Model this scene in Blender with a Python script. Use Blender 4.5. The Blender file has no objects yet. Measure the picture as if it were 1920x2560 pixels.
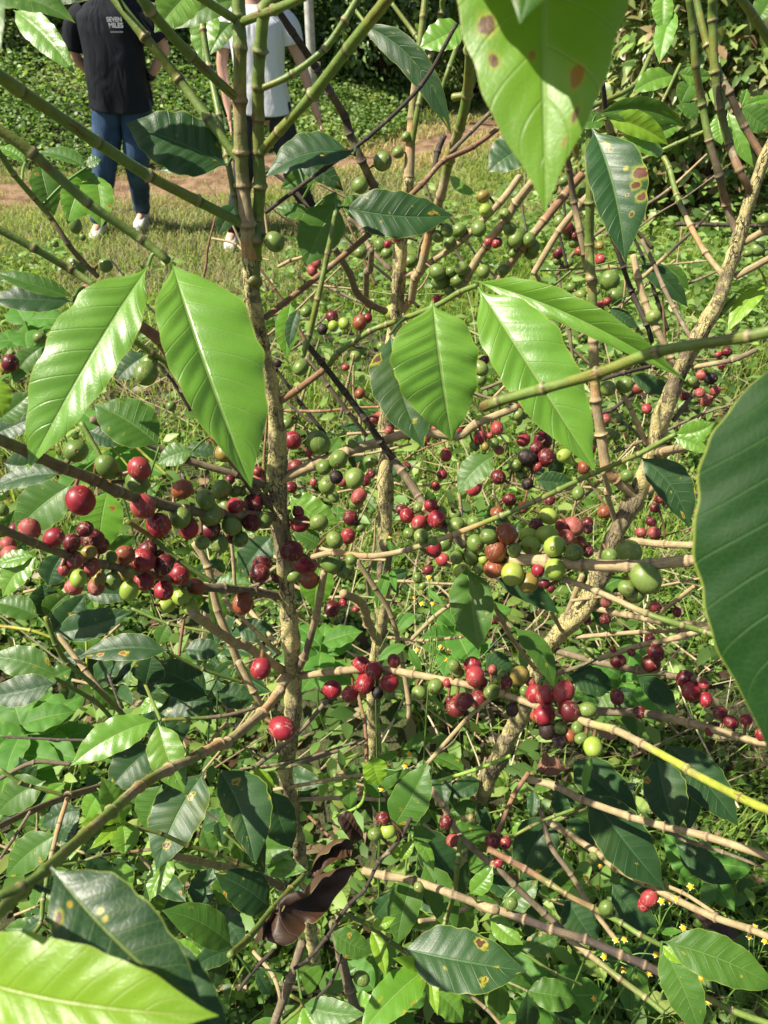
import bpy, math, random
import numpy as np
from mathutils import Vector, Matrix, noise
DR = lambda s: np.random.default_rng(abs(int(s)))
random.seed(11); RNG = DR(11)
SC = bpy.context.scene; COL = SC.collection
CAM = np.array([0, 0, 1.6]); PITCH = math.radians(37); FPX = 2560 * 26 / 36
FWD = np.array([0, math.cos(PITCH), -math.sin(PITCH)]); UPV = np.array([0, math.sin(PITCH), math.cos(PITCH)]); RGT = np.array([1., 0, 0])
def at(px, py, d): return CAM + d * (FWD + (px - 960) / FPX * RGT - (py - 1280) / FPX * UPV)
def proj(p):
    q = np.asarray(p) - CAM; d = q @ FWD
    return np.array([960 + FPX * (q @ RGT) / d, 1280 - FPX * (q @ UPV) / d, d])
def nrm(v): v = np.asarray(v, float); return v / (np.linalg.norm(v) + 1e-12)
ORG = {}
# ------------------------------------------------------------------ object helpers
def put(o, parent, origin):
    origin = np.asarray(origin, float); ORG[o.name] = origin
    if parent is not None:
        o.parent = parent; origin = origin - ORG[parent.name]
    o.location = origin; COL.objects.link(o); return o
def tag(o, label=None, cat=None, group=None, kind=None):
    for k, v in (('label', label), ('category', cat), ('group', group), ('kind', kind)):
        if v: o[k] = v
    return o
def empty(name, origin, label=None, cat=None, group=None):
    o = bpy.data.objects.new(name, None); o.empty_display_size = .05
    return tag(put(o, None, origin), label, cat, group)
def mk(name, V, F, mat, parent=None, origin=None, uv=None, col=None, smooth=True, label=None):
    V = np.asarray(V, float).reshape(-1, 3)
    if origin is None: origin = V[0]
    me = bpy.data.meshes.new(name)
    vl = V - np.asarray(origin)
    if isinstance(F, np.ndarray) and F.ndim == 2:
        n, k = F.shape
        me.vertices.add(len(V)); me.vertices.foreach_set('co', vl.astype(np.float32).ravel())
        me.loops.add(n * k); me.loops.foreach_set('vertex_index', F.astype(np.int32).ravel())
        me.polygons.add(n); me.polygons.foreach_set('loop_start', np.arange(0, n * k, k, dtype=np.int32))
        me.update(calc_edges=True)
    else:
        me.from_pydata(vl.tolist(), [], [list(f) for f in F])
    if smooth: me.polygons.foreach_set('use_smooth', [True] * len(me.polygons))
    li = np.empty(len(me.loops), np.int32); me.loops.foreach_get('vertex_index', li)
    if uv is not None:
        u = me.uv_layers.new(name='UVMap'); u.data.foreach_set('uv', np.asarray(uv, np.float32)[li].ravel())
    if col is not None:
        c = np.asarray(col, np.float32)
        if c.shape[1] == 3: c = np.hstack([c, np.ones((len(c), 1), np.float32)])
        a = me.color_attributes.new('Col', 'FLOAT_COLOR', 'POINT'); a.data.foreach_set('color', c.ravel())
    me.validate()
    for m in (mat if isinstance(mat, list) else [mat]): me.materials.append(m)
    o = bpy.data.objects.new(name, me); put(o, parent, origin)
    if label: o['label'] = label
    return o
# ------------------------------------------------------------------ materials
class NT:
    def __init__(s, name):
        s.m = bpy.data.materials.new(name); s.m.use_nodes = True; s.t = s.m.node_tree; s.t.nodes.clear()
        s.out = s.n('ShaderNodeOutputMaterial')
    def n(s, typ, ins=None, **kw):
        x = s.t.nodes.new(typ)
        for k, v in kw.items(): setattr(x, k, v)
        for k, v in (ins or {}).items():
            if isinstance(v, bpy.types.NodeSocket): s.t.links.new(v, x.inputs[k])
            else: x.inputs[k].default_value = v
        return x
    def math(s, op, a, b=0., c=None, clamp=False):
        x = s.n('ShaderNodeMath', {0: a, 1: b}, operation=op, use_clamp=clamp)
        if c is not None:
            if isinstance(c, bpy.types.NodeSocket): s.t.links.new(c, x.inputs[2])
            else: x.inputs[2].default_value = c
        return x.outputs[0]
    def mix(s, f, a, b, blend='MIX'):
        x = s.n('ShaderNodeMix', None, data_type='RGBA', blend_type=blend)
        for i, v in ((0, f), (6, a), (7, b)):
            if isinstance(v, bpy.types.NodeSocket): s.t.links.new(v, x.inputs[i])
            else: x.inputs[i].default_value = v if i == 0 else (v + (1,) if len(v) == 3 else v)
        return x.outputs[2]
    def noise(s, scale, detail=3, rough=.55, vec=None, dist=0.):
        d = {'Scale': scale, 'Detail': detail, 'Roughness': rough, 'Distortion': dist}
        if vec is not None: d['Vector'] = vec
        return s.n('ShaderNodeTexNoise', d)
    def ramp(s, f, a, b):
        x = s.n('ShaderNodeMapRange', {0: f, 1: a, 2: b}, interpolation_type='SMOOTHSTEP', clamp=True); return x.outputs[0]
    def surf(s, sh): s.t.links.new(sh, s.out.inputs[0]); return s.m

def leaf_mat(name, top, dark, trans, rough=.3, spots=0., fixed=(), asp=.42, backc=(.17, .26, .09), spotcol=(.30, .10, .03), yellow=0., tw=.35, sheen=.5, vein=(.3, .42, .12), veinf=.55):
    k = NT(name); uvn = k.n('ShaderNodeUVMap'); uvn.uv_map = 'UVMap'
    sp = k.n('ShaderNodeSeparateXYZ', {0: uvn.outputs[0]}); U = sp.outputs[0]; Vv = sp.outputs[1]
    au = k.math('ABSOLUTE', k.math('MULTIPLY_ADD', U, 2., -1.))
    s_ = k.math('MULTIPLY_ADD', au, -.13, Vv)
    ph = k.math('MULTIPLY', s_, 9.)
    tri = k.math('ABSOLUTE', k.math('SUBTRACT', k.math('FRACT', ph), .5))       # 0.5 on veins
    lat = k.ramp(tri, .455, .49)
    mid = k.ramp(au, .055, .022)
    vm = k.math('MAXIMUM', mid, k.math('MULTIPLY', lat, .5), clamp=True)
    oi = k.n('ShaderNodeObjectInfo'); tc = k.n('ShaderNodeTexCoord')
    nz = k.noise(22, 3, vec=tc.outputs['Object']); nz2 = k.noise(6, 2, vec=tc.outputs['Object'])
    base = k.mix(k.ramp(nz.outputs[0], .3, .7), dark, top)
    base = k.mix(k.math('MULTIPLY', oi.outputs['Random'], .45), base, tuple(c * 1.7 + .005 for c in dark))
    base = k.mix(k.math('MULTIPLY', vm, veinf), base, vein)
    edge = k.ramp(au, .955, .995); base = k.mix(k.math('MULTIPLY', edge, .6), base, (.35, .42, .06))
    if yellow:
        yv = k.ramp(nz2.outputs[0], .62, .8); base = k.mix(k.math('MULTIPLY', yv, yellow), base, (.45, .42, .03))
    if spots:
        mv = k.n('ShaderNodeMapping', {'Vector': uvn.outputs[0], 'Scale': (2.4, 5.5, 1)})
        rv = k.n('ShaderNodeCombineXYZ', {0: k.math('MULTIPLY', oi.outputs['Random'], 37.), 1: k.math('MULTIPLY', oi.outputs['Random'], 91.)})
        av = k.n('ShaderNodeVectorMath', {0: mv.outputs[0], 1: rv.outputs[0]}, operation='ADD')
        wv = k.n('ShaderNodeVectorMath', {0: av.outputs[0], 1: k.n('ShaderNodeVectorMath', {0: k.noise(3, 2, vec=av.outputs[0]).outputs[1], 'Scale': .55}, operation='SCALE').outputs[0]}, operation='ADD')
        vo = k.n('ShaderNodeTexVoronoi', {'Vector': wv.outputs[0], 'Scale': 1.15})
        rc = k.n('ShaderNodeSeparateColor', {0: vo.outputs['Color']})
        rad = k.math('MULTIPLY', k.ramp(rc.outputs[0], 1 - spots, 1.), .26)
        base = k.mix(k.ramp(k.math('SUBTRACT', vo.outputs['Distance'], rad), .14, -.02), base, (.42, .36, .03))
        base = k.mix(k.ramp(k.math('SUBTRACT', vo.outputs['Distance'], rad), .0, -.05), base, spotcol)
    for (fu, fvv, fr_, fc) in fixed:
        du = k.math('MULTIPLY', k.math('SUBTRACT', U, fu), asp); dv = k.math('SUBTRACT', Vv, fvv)
        ds = k.math('ADD', k.math('SQRT', k.math('ADD', k.math('MULTIPLY', du, du), k.math('MULTIPLY', dv, dv))), k.math('MULTIPLY_ADD', k.noise(130, 3, .6, tc.outputs['Object']).outputs[0], fr_ * 2., -fr_))
        base = k.mix(k.math('MULTIPLY', k.ramp(ds, fr_ * 1.9, fr_ * .9), .7), base, (.36, .38, .03)); base = k.mix(k.ramp(ds, fr_ * 1.05, fr_ * .8), base, fc)
    fv = k.n('ShaderNodeTexVoronoi', {'Vector': tc.outputs['Object'], 'Scale': 420.}, feature='DISTANCE_TO_EDGE'); fl = k.ramp(fv.outputs[0], .12, .0)
    base = k.mix(k.math('MULTIPLY', fl, .10), base, vein)
    h = k.math('MULTIPLY_ADD', k.noise(55, 2, vec=tc.outputs['Object']).outputs[0], .55, k.math('ADD', k.math('MULTIPLY', vm, -.8), k.math('MULTIPLY', fl, -.05)))
    bp = k.n('ShaderNodeBump', {'Strength': .5, 'Distance': .0012, 'Height': h})
    base = k.n('ShaderNodeHueSaturation', {'Saturation': 1., 'Color': base}).outputs[0]
    geo = k.n('ShaderNodeNewGeometry')
    back = k.mix(.45, base, backc); colr = k.mix(geo.outputs['Backfacing'], base, back)
    ro = k.math('MULTIPLY_ADD', geo.outputs['Backfacing'], .25, k.math('MULTIPLY_ADD', nz2.outputs[0], .2, rough + .0))
    P = k.n('ShaderNodeBsdfPrincipled', {'Base Color': colr, 'Roughness': ro, 'Normal': bp.outputs[0], 'Specular IOR Level': sheen})
    tr = k.n('ShaderNodeBsdfTranslucent', {'Color': k.mix(.7, base, trans), 'Normal': bp.outputs[0]})
    return k.surf(k.n('ShaderNodeMixShader', {0: tw, 1: P.outputs[0], 2: tr.outputs[0]}).outputs[0])
M = {}
M['y'] = leaf_mat('young_leaf', (.15, .31, .028), (.1, .245, .02), (.32, .55, .05), .25, tw=.3, yellow=.12, sheen=.75)
M['s'] = leaf_mat('spotted_young_leaf', (.14, .33, .024), (.1, .26, .018), (.3, .54, .03), .3, spots=.3, yellow=.35, tw=.36)
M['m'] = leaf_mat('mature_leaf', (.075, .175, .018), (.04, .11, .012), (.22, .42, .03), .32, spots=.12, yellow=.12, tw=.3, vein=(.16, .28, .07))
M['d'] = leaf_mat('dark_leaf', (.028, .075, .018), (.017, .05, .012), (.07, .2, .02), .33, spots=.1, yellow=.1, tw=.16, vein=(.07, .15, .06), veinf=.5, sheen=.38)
M['q'] = leaf_mat('blotched_dark_leaf', (.032, .085, .02), (.02, .06, .014), (.08, .22, .02), .34, spots=.5, spotcol=(.09, .035, .025), yellow=.5, tw=.18, vein=(.1, .2, .06), veinf=.5, sheen=.55)
M['l'] = leaf_mat('lime_leaf', (.24, .43, .02), (.17, .34, .015), (.42, .6, .03), .3, tw=.42, vein=(.42, .5, .12), sheen=.6)
M['v'] = leaf_mat('weed_leaf', (.09, .24, .03), (.05, .16, .02), (.22, .45, .04), .45, spots=.08, tw=.35, sheen=.3)
BRC = (.13, .03, .02)
M['S'] = leaf_mat('blemished_young_leaf', (.17, .35, .022), (.13, .28, .016), (.4, .62, .04), .3, tw=.42, yellow=.2, sheen=.6, asp=.43, fixed=((.25, .757, .022, (.4, .05, .015)), (.17, .83, .016, BRC), (.2, .875, .01, (.45, .16, .08)), (.58, .69, .01, (.3, .09, .03)), (.84, .62, .02, BRC), (.86, .695, .018, BRC)))
M['T'] = leaf_mat('blotched_leaf', (.028, .085, .022), (.018, .06, .016), (.07, .22, .02), .3, tw=.18, vein=(.14, .25, .07), asp=.4, fixed=((.08, .46, .042, BRC), (.2, .54, .024, BRC), (.1, .63, .03, BRC), (.28, .72, .014, BRC), (.35, .22, .012, BRC), (.36, .17, .02, (.4, .34, .05)), (.26, .4, .012, (.4, .34, .05)), (.33, .58, .01, BRC)))
M['U'] = leaf_mat('dark_blotched_leaf', (.022, .065, .02), (.014, .045, .014), (.06, .2, .02), .28, tw=.15, vein=(.2, .26, .06), asp=.38, fixed=((.84, .21, .024, (.16, .08, .06)), (.62, .2, .012, (.4, .2, .02)), (.4, .33, .012, (.38, .32, .05)), (.42, .37, .01, (.38, .32, .05))))
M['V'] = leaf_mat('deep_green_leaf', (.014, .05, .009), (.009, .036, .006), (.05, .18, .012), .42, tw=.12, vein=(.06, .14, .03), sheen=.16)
def bark_mat():
    k = NT('branch_skin'); c = k.n('ShaderNodeVertexColor'); c.layer_name = 'Col'; tc = k.n('ShaderNodeTexCoord')
    n1 = k.noise(120, 4, .65, tc.outputs['Object']); n2 = k.noise(700, 2, .6, tc.outputs['Object'])
    uvn = k.n('ShaderNodeUVMap'); uvn.uv_map = 'UVMap'; rn = k.math('MULTIPLY', k.n('ShaderNodeObjectInfo').outputs['Random'], 50.)
    mp = k.n('ShaderNodeMapping', {'Vector': uvn.outputs[0], 'Scale': (9, 55, 1), 'Location': k.n('ShaderNodeCombineXYZ', {0: rn, 1: rn}).outputs[0]})
    st = k.noise(1., 5, .7, mp.outputs[0]); wood = k.ramp(c.outputs['Alpha'], .5, .75)
    f = k.math('ADD', k.math('MULTIPLY', n1.outputs[0], .7), k.math('MULTIPLY_ADD', k.math('MULTIPLY', st.outputs[0], 1.5), k.math('MULTIPLY_ADD', wood, .8, .2), k.math('MULTIPLY_ADD', wood, -.55, .5)))
    b = k.mix(1., c.outputs[0], k.n('ShaderNodeCombineColor', {0: f, 1: f, 2: f}).outputs[0], 'MULTIPLY')
    pn = k.noise(1., 4, .6, k.n('ShaderNodeMapping', {'Vector': uvn.outputs[0], 'Scale': (2.2, 24, 1), 'Location': k.n('ShaderNodeCombineXYZ', {0: rn, 1: rn}).outputs[0]}).outputs[0])
    b = k.mix(k.math('MULTIPLY', k.ramp(pn.outputs[0], .6, .64), k.math('SUBTRACT', .85, wood, clamp=True)), b, (.15, .065, .03))
    b = k.mix(k.math('MULTIPLY', k.ramp(k.noise(60, 4, .7, tc.outputs['Object']).outputs[0], .58, .68), k.math('MULTIPLY', wood, .45)), b, (.42, .38, .24))
    bp = k.n('ShaderNodeBump', {'Strength': .6, 'Distance': .0012, 'Height': k.math('ADD', k.math('MULTIPLY', n1.outputs[0], .5), k.math('ADD', k.math('MULTIPLY', n2.outputs[0], .3), k.math('MULTIPLY', k.math('MULTIPLY', st.outputs[0], wood), 1.2)))})
    return k.surf(k.n('ShaderNodeBsdfPrincipled', {'Base Color': b, 'Roughness': c.outputs['Alpha'], 'Normal': bp.outputs[0], 'Specular IOR Level': .4}).outputs[0])
M['branch'] = bark_mat()
def trunk_mat():
    k = NT('trunk_bark'); c = k.n('ShaderNodeVertexColor'); c.layer_name = 'Col'; tc = k.n('ShaderNodeTexCoord')
    wz = k.n('ShaderNodeVectorMath', {0: tc.outputs['Object'], 1: k.n('ShaderNodeVectorMath', {0: k.noise(60, 3, .6, tc.outputs['Object']).outputs[1], 'Scale': .012}, operation='SCALE').outputs[0]}, operation='ADD')
    mp = k.n('ShaderNodeMapping', {'Vector': wz.outputs[0], 'Scale': (1, 1, .13)})
    n1 = k.noise(170, 5, .7, mp.outputs[0], .6); n2 = k.noise(42, 5, .7, tc.outputs['Object']); n3 = k.noise(420, 3, .6, tc.outputs['Object'])
    vo = k.n('ShaderNodeTexVoronoi', {'Vector': mp.outputs[0], 'Scale': 230.}, feature='DISTANCE_TO_EDGE')
    crack = k.math('MULTIPLY', k.ramp(vo.outputs[0], .07, .0), k.ramp(k.noise(25, 2, .5, tc.outputs['Object']).outputs[0], .42, .56))
    b = k.mix(k.ramp(n1.outputs[0], .42, .58), k.mix(.5, c.outputs[0], (.07, .05, .025)), c.outputs[0])
    b = k.mix(k.math('MULTIPLY', k.math('MULTIPLY', k.ramp(n2.outputs[0], .42, .5), k.ramp(k.noise(9, 2, .5, tc.outputs['Object']).outputs[0], .36, .5)), .9), b, k.mix(k.ramp(n3.outputs[0], .4, .6), (.46, .38, .13), (.62, .56, .27)))
    b = k.mix(k.math('MULTIPLY', k.ramp(n3.outputs[0], .62, .72), .25), b, (.55, .52, .34))
    b = k.mix(k.math('MULTIPLY', crack, .8), b, (.03, .02, .012))
    b = k.mix(k.math('MULTIPLY', k.ramp(k.noise(14, 3, .6, tc.outputs['Object']).outputs[0], .64, .74), .8), b, (.07, .13, .015))
    h = k.math('SUBTRACT', k.math('ADD', n1.outputs[0], k.math('MULTIPLY', n3.outputs[0], .4)), crack)
    bp = k.n('ShaderNodeBump', {'Strength': .9, 'Distance': .0024, 'Height': h})
    return k.surf(k.n('ShaderNodeBsdfPrincipled', {'Base Color': b, 'Roughness': .85, 'Normal': bp.outputs[0]}).outputs[0])
M['trunk'] = trunk_mat()
def berry_mat(name, a, b, c2, scar=.3, rough=.28, wr=0., scarcol=(.5, .33, .2)):
    k = NT(name); tc = k.n('ShaderNodeTexCoord'); oi = k.n('ShaderNodeObjectInfo')
    sp = k.n('ShaderNodeSeparateXYZ', {0: tc.outputs['Generated']})
    off = k.n('ShaderNodeVectorMath', {0: tc.outputs['Object'], 1: k.n('ShaderNodeCombineXYZ', {0: k.math('MULTIPLY', oi.outputs['Random'], 9.), 1: k.math('MULTIPLY', oi.outputs['Random'], 5.)}).outputs[0]}, operation='ADD').outputs[0]
    n = k.noise(90, 3, vec=off); n2 = k.noise(1400, 2, vec=off)
    col = k.mix(k.ramp(n.outputs[0], .35, .65), a, b)
    col = k.mix(k.math('MULTIPLY', k.ramp(oi.outputs['Random'], .55, 1.), .55), col, c2)
    mp = k.n('ShaderNodeMapping', {'Vector': off, 'Scale': (1, 1, .22)})
    v1 = k.n('ShaderNodeTexVoronoi', {'Vector': k.n('ShaderNodeVectorMath', {0: mp.outputs[0], 1: k.n('ShaderNodeVectorMath', {0: k.noise(200, 2, vec=off).outputs[1], 'Scale': .004}, operation='SCALE').outputs[0]}, operation='ADD').outputs[0], 'Scale': 210.}, feature='DISTANCE_TO_EDGE')
    ln = k.math('MULTIPLY', k.ramp(v1.outputs[0], .07, .015), k.ramp(k.noise(130, 2, vec=off).outputs[0], .5, .58))
    col = k.mix(k.math('MULTIPLY', ln, scar), col, scarcol)
    col = k.mix(k.math('MULTIPLY', k.ramp(n2.outputs[0], .66, .74), .3), col, scarcol)
    col = k.mix(k.math('MULTIPLY', k.ramp(k.noise(210, 4, .7, off).outputs[0], .55, .7), .4), col, c2)
    at_ = k.n('ShaderNodeAttribute'); at_.attribute_name = 'Col'
    col = k.mix(at_.outputs[0], col, (.16, .085, .035))
    h = k.math('ADD', k.math('MULTIPLY', n.outputs[0], .3 + wr), k.math('MULTIPLY', k.noise(420, 3, vec=off).outputs[0], .1 + wr * 1.2))
    bp = k.n('ShaderNodeBump', {'Strength': .35, 'Distance': .0015, 'Height': h})
    return k.surf(k.n('ShaderNodeBsdfPrincipled', {'Base Color': col, 'Roughness': k.math('MULTIPLY_ADD', n.outputs[0], .2, rough - .06), 'Normal': bp.outputs[0], 'Specular IOR Level': .45, 'Subsurface Weight': .06, 'Subsurface Radius': (.004, .002, .001), 'Subsurface Scale': .4}).outputs[0])
B = {
 'r': berry_mat('ripe_cherry', (.31, .022, .036), (.18, .012, .02), (.38, .07, .06), .6, .36),
 'd': berry_mat('overripe_cherry', (.13, .011, .017), (.075, .008, .012), (.2, .03, .03), .5, .38),
 'g': berry_mat('green_cherry', (.14, .215, .045), (.1, .165, .032), (.2, .27, .06), .45, .32, scarcol=(.4, .36, .15)),
 'l': berry_mat('lime_cherry', (.3, .41, .06), (.24, .34, .045), (.34, .37, .07), .35, .3, scarcol=(.45, .4, .15)),
 'y': berry_mat('turning_cherry', (.26, .2, .04), (.2, .17, .035), (.3, .14, .035), .5, .36),
 'o': berry_mat('orange_cherry', (.28, .07, .028), (.17, .05, .022), (.34, .1, .04), .5, .34),
 'p': berry_mat('scarred_cherry', (.34, .07, .06), (.24, .045, .04), (.32, .13, .09), .85, .5, scarcol=(.42, .26, .15)),
 'k': berry_mat('dried_cherry', (.022, .012, .012), (.012, .008, .009), (.04, .018, .014), .2, .55, 1.2)}
BL = {'r': 'ripe red cherry', 'd': 'dark maroon cherry', 'g': 'unripe green cherry', 'l': 'pale lime green cherry', 'y': 'yellow olive cherry', 'o': 'orange brown cherry', 'p': 'dull pink red cherry with corky scars', 'k': 'shrivelled black cherry'}
def plain(name, a, b, scale=40, rough=.8, bump=.3, dist=.002, spec=.3, tw=0., det=4):
    k = NT(name); tc = k.n('ShaderNodeTexCoord'); n = k.noise(scale, det, .6, tc.outputs['Object'])
    col = k.mix(k.ramp(n.outputs[0], .32, .68), a, b)
    bp = k.n('ShaderNodeBump', {'Strength': bump, 'Distance': dist, 'Height': n.outputs[0]})
    P = k.n('ShaderNodeBsdfPrincipled', {'Base Color': col, 'Roughness': rough, 'Normal': bp.outputs[0], 'Specular IOR Level': spec})
    if tw:
        tr = k.n('ShaderNodeBsdfTranslucent', {'Color': col})
        return k.surf(k.n('ShaderNodeMixShader', {0: tw, 1: P.outputs[0], 2: tr.outputs[0]}).outputs[0])
    return k.surf(P.outputs[0])
def veg(name, tw=.35, rough=.45, spec=.4):
    k = NT(name); c0 = k.n('ShaderNodeVertexColor'); c0.layer_name = 'Col'; c = k.n('ShaderNodeHueSaturation', {'Saturation': .93, 'Color': c0.outputs[0]})
    P = k.n('ShaderNodeBsdfPrincipled', {'Base Color': c.outputs[0], 'Roughness': rough, 'Specular IOR Level': spec})
    tr = k.n('ShaderNodeBsdfTranslucent', {'Color': k.mix(1., c.outputs[0], (1.7, 1.8, .9), 'MULTIPLY')})
    return k.surf(k.n('ShaderNodeMixShader', {0: tw, 1: P.outputs[0], 2: tr.outputs[0]}).outputs[0])
M['veg'] = veg('foliage'); M['vegd'] = veg('hedge_foliage', .22, .36, .5)
M['grass'] = veg('grass_blades', .4, .55, .25)
M['wood'] = plain('bush_wood', (.06, .04, .025), (.14, .1, .06), 60, .9, .8)
# ------------------------------------------------------------------ geometry makers
def catmull(P, n):
    P = np.asarray(P, float); m = len(P)
    if m == 2:
        t = np.linspace(0, 1, n)[:, None]; return P[0] * (1 - t) + P[1] * t, np.linspace(0, 1, n)
    Q = np.vstack([2 * P[0] - P[1], P, 2 * P[-1] - P[-2]])
    ts = np.linspace(0, m - 1, n); out = []
    for t in ts:
        i = min(int(t), m - 2); f = t - i; a, b, c, d = Q[i:i + 4]
        out.append(.5 * ((2 * b) + (c - a) * f + (2 * a - 5 * b + 4 * c - d) * f * f + (3 * b - a - 3 * c + d) * f ** 3))
    return np.array(out), ts
def tube(C, R, sides=8, cap=True):
    C = np.asarray(C); n = len(C); T = np.gradient(C, axis=0); T /= np.linalg.norm(T, axis=1)[:, None] + 1e-12
    a = nrm(np.cross(T[0], [.13, .31, .94])); V = []
    for i in range(n):
        a = nrm(a - (a @ T[i]) * T[i]); b = np.cross(T[i], a)
        th = np.arange(sides) * 2 * math.pi / sides
        r = R[i] if np.ndim(R[i]) else np.full(sides, R[i])
        V.append(C[i] + (np.cos(th) * r)[:, None] * a + (np.sin(th) * r)[:, None] * b)
    V = np.vstack(V); F = []
    i, j = np.meshgrid(np.arange(n - 1), np.arange(sides), indexing='ij'); j2 = (j + 1) % sides
    F = np.stack([i * sides + j, i * sides + j2, (i + 1) * sides + j2, (i + 1) * sides + j], -1).reshape(-1, 4)
    if cap:
        k = len(V); V = np.vstack([V, C[0] - T[0] * np.mean(R[0]) * .3, C[-1] + T[-1] * np.mean(R[-1]) * .5]); s = np.arange(sides); s2 = (s + 1) % sides
        F = np.vstack([F, np.stack([np.full(sides, k), s2, s, s], -1), np.stack([np.full(sides, k + 1), (n - 1) * sides + s, (n - 1) * sides + s2, (n - 1) * sides + s2], -1)])
        F = [tuple(dict.fromkeys(f)) for f in F.tolist()]
    return V, F
PT = np.array([0, .03, .06, .1, .16, .25, .38, .52, .66, .77, .86, .92, .96, 1.])
PW = np.array([.03, .03, .1, .33, .62, .88, 1., .99, .87, .67, .41, .21, .09, .0])
TF = np.linspace(0, 1, 201); WF = np.interp(TF, PT, PW); WF = np.convolve(np.pad(WF, 4, mode='edge'), np.ones(9) / 9, 'valid'); WF[-1] = 0
def leaf_geo(A, T, wl, wr, N, bend=0., droop=.06, fold=.25, amp=1., nu=26, nv=8, seed=0, twist=0., nveins=9):
    """a leaf blade from A (stalk) to T (tip); N the upper side's normal; widths in metres"""
    rr = DR(seed); A = np.asarray(A, float); T = np.asarray(T, float)
    ax = nrm(T - A); L = np.linalg.norm(T - A); N = nrm(N - (N @ ax) * ax); S = np.cross(ax, N)
    t = np.linspace(0, 1, nu + 1); w = np.interp(t, TF, WF); ph = rr.uniform(0, 6.28, 4)
    u = np.linspace(-1, 1, 2 * nv + 1)
    tt, uu = np.meshgrid(t, u, indexing='ij'); ww = w[:, None] * np.where(uu < 0, wl, wr)
    wav = 1 + .025 * np.sin(2 * math.pi * nveins * .5 * tt + np.where(uu < 0, ph[0], ph[1])) + .015 * np.sin(2 * math.pi * nveins * tt + ph[2]) + .02 * np.sin(7 * tt + ph[3] * (1 + uu))
    au = np.abs(uu); lat = uu * ww * wav; W = .5 * (wl + wr)
    z = au * ww * math.tan(fold) * (1 - .45 * au)
    s = tt - .13 * au; bul = np.abs(np.sin(math.pi * (nveins * s + .5)))
    z += amp * .055 * W * bul * np.sin(math.pi * np.clip(au, 0, 1) ** .8) ** .7 * w[:, None]
    z += amp * .07 * W * np.sin(2 * math.pi * nveins * .5 * tt + np.where(uu < 0, ph[0], ph[1]) + 1.) * au ** 2.5 * w[:, None] ** .5
    z += droop * L * 4 * tt * (1 - tt)
    tw = twist * (tt - .4)
    latc, zc = lat * np.cos(tw) - z * 0, lat * np.sin(tw)
    P = A + ax * (tt[..., None] * L) + S * (latc + bend * L * 4 * tt * (1 - tt))[..., None] + N * (z + zc)[..., None]
    V = P.reshape(-1, 3); k = 2 * nv + 1
    i, j = np.meshgrid(np.arange(nu), np.arange(k - 1), indexing='ij')
    F = np.stack([i * k + j, i * k + j + 1, (i + 1) * k + j + 1, (i + 1) * k + j], -1).reshape(-1, 4)
    uv = np.stack([(uu + 1) / 2, tt], -1).reshape(-1, 2)
    return V, F.copy(), uv
def leaf_cloud(P, D, Nn, L, W, colr):
    """many small folded leaves in one mesh: P base, D axis, Nn normal, L length, W half width"""
    n = len(P); D = D / (np.linalg.norm(D, axis=1)[:, None] + 1e-9); Nn = Nn - (Nn * D).sum(1)[:, None] * D; Nn /= np.linalg.norm(Nn, axis=1)[:, None] + 1e-9
    S = np.cross(D, Nn); L = L[:, None]; W = W[:, None]
    v = [P, P + D * L * .3 + S * W * .9 + Nn * W * .25, P + D * L * .32 - S * W * .9 + Nn * W * .25, P + D * L * .4 + Nn * L * .05,
         P + D * L * .68 + S * W * .7 + Nn * W * .15, P + D * L * .68 - S * W * .7 + Nn * W * .15, P + D * L - Nn * L * .08]
    V = np.stack(v, 1).reshape(-1, 3)
    f = np.array([[0, 1, 3], [0, 3, 2], [1, 4, 3], [2, 3, 5], [3, 4, 6], [3, 6, 5]])
    F = (np.arange(n)[:, None, None] * 7 + f[None]).reshape(-1, 3)
    return V, F, np.repeat(colr, 7, axis=0)
def terrain(x, y):
    x = np.asarray(x, float); y = np.asarray(y, float)
    yc = pathy(x)
    sl = np.clip(y - yc - .85, 0, None); f = 1 / (1 + np.exp((x + .3) * 1.6))
    z = np.minimum(sl * .34 * f + sl * .03, 2.2)
    z = z + .02 * np.sin(x * 2.1 + y * 1.3) + .015 * np.sin(x * 5.3 - y * 3.1)
    dy = np.abs(y - yc); z = z - .05 * np.exp(-(dy / .45) ** 2)
    return z
PX = np.array([-12, -6, -3.2, -1.4, -.2, .7, 1.5, 3., 8.]); PY = np.array([5.4, 6.1, 6.5, 7.0, 7.8, 8.8, 10., 13., 24.])
def pathy(x): return np.interp(x, PX, PY)
# ------------------------------------------------------------------ where stems, leaves and fruit of the shrubs stand
K = .42194
TO = {'A0': (0, 0), 'B0': (600, 0), 'C0': (1220, 0), 'A1': (0, 600), 'B1': (600, 600), 'C1': (1220, 600), 'A2': (0, 1230), 'B2': (600, 1230), 'C2': (1220, 1230), 'A3': (0, 1860), 'B3': (600, 1860), 'C3': (1220, 1860)}
def T2(tile, x, y): o = TO[tile]; return o[0] + x * K, o[1] + y * K
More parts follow.
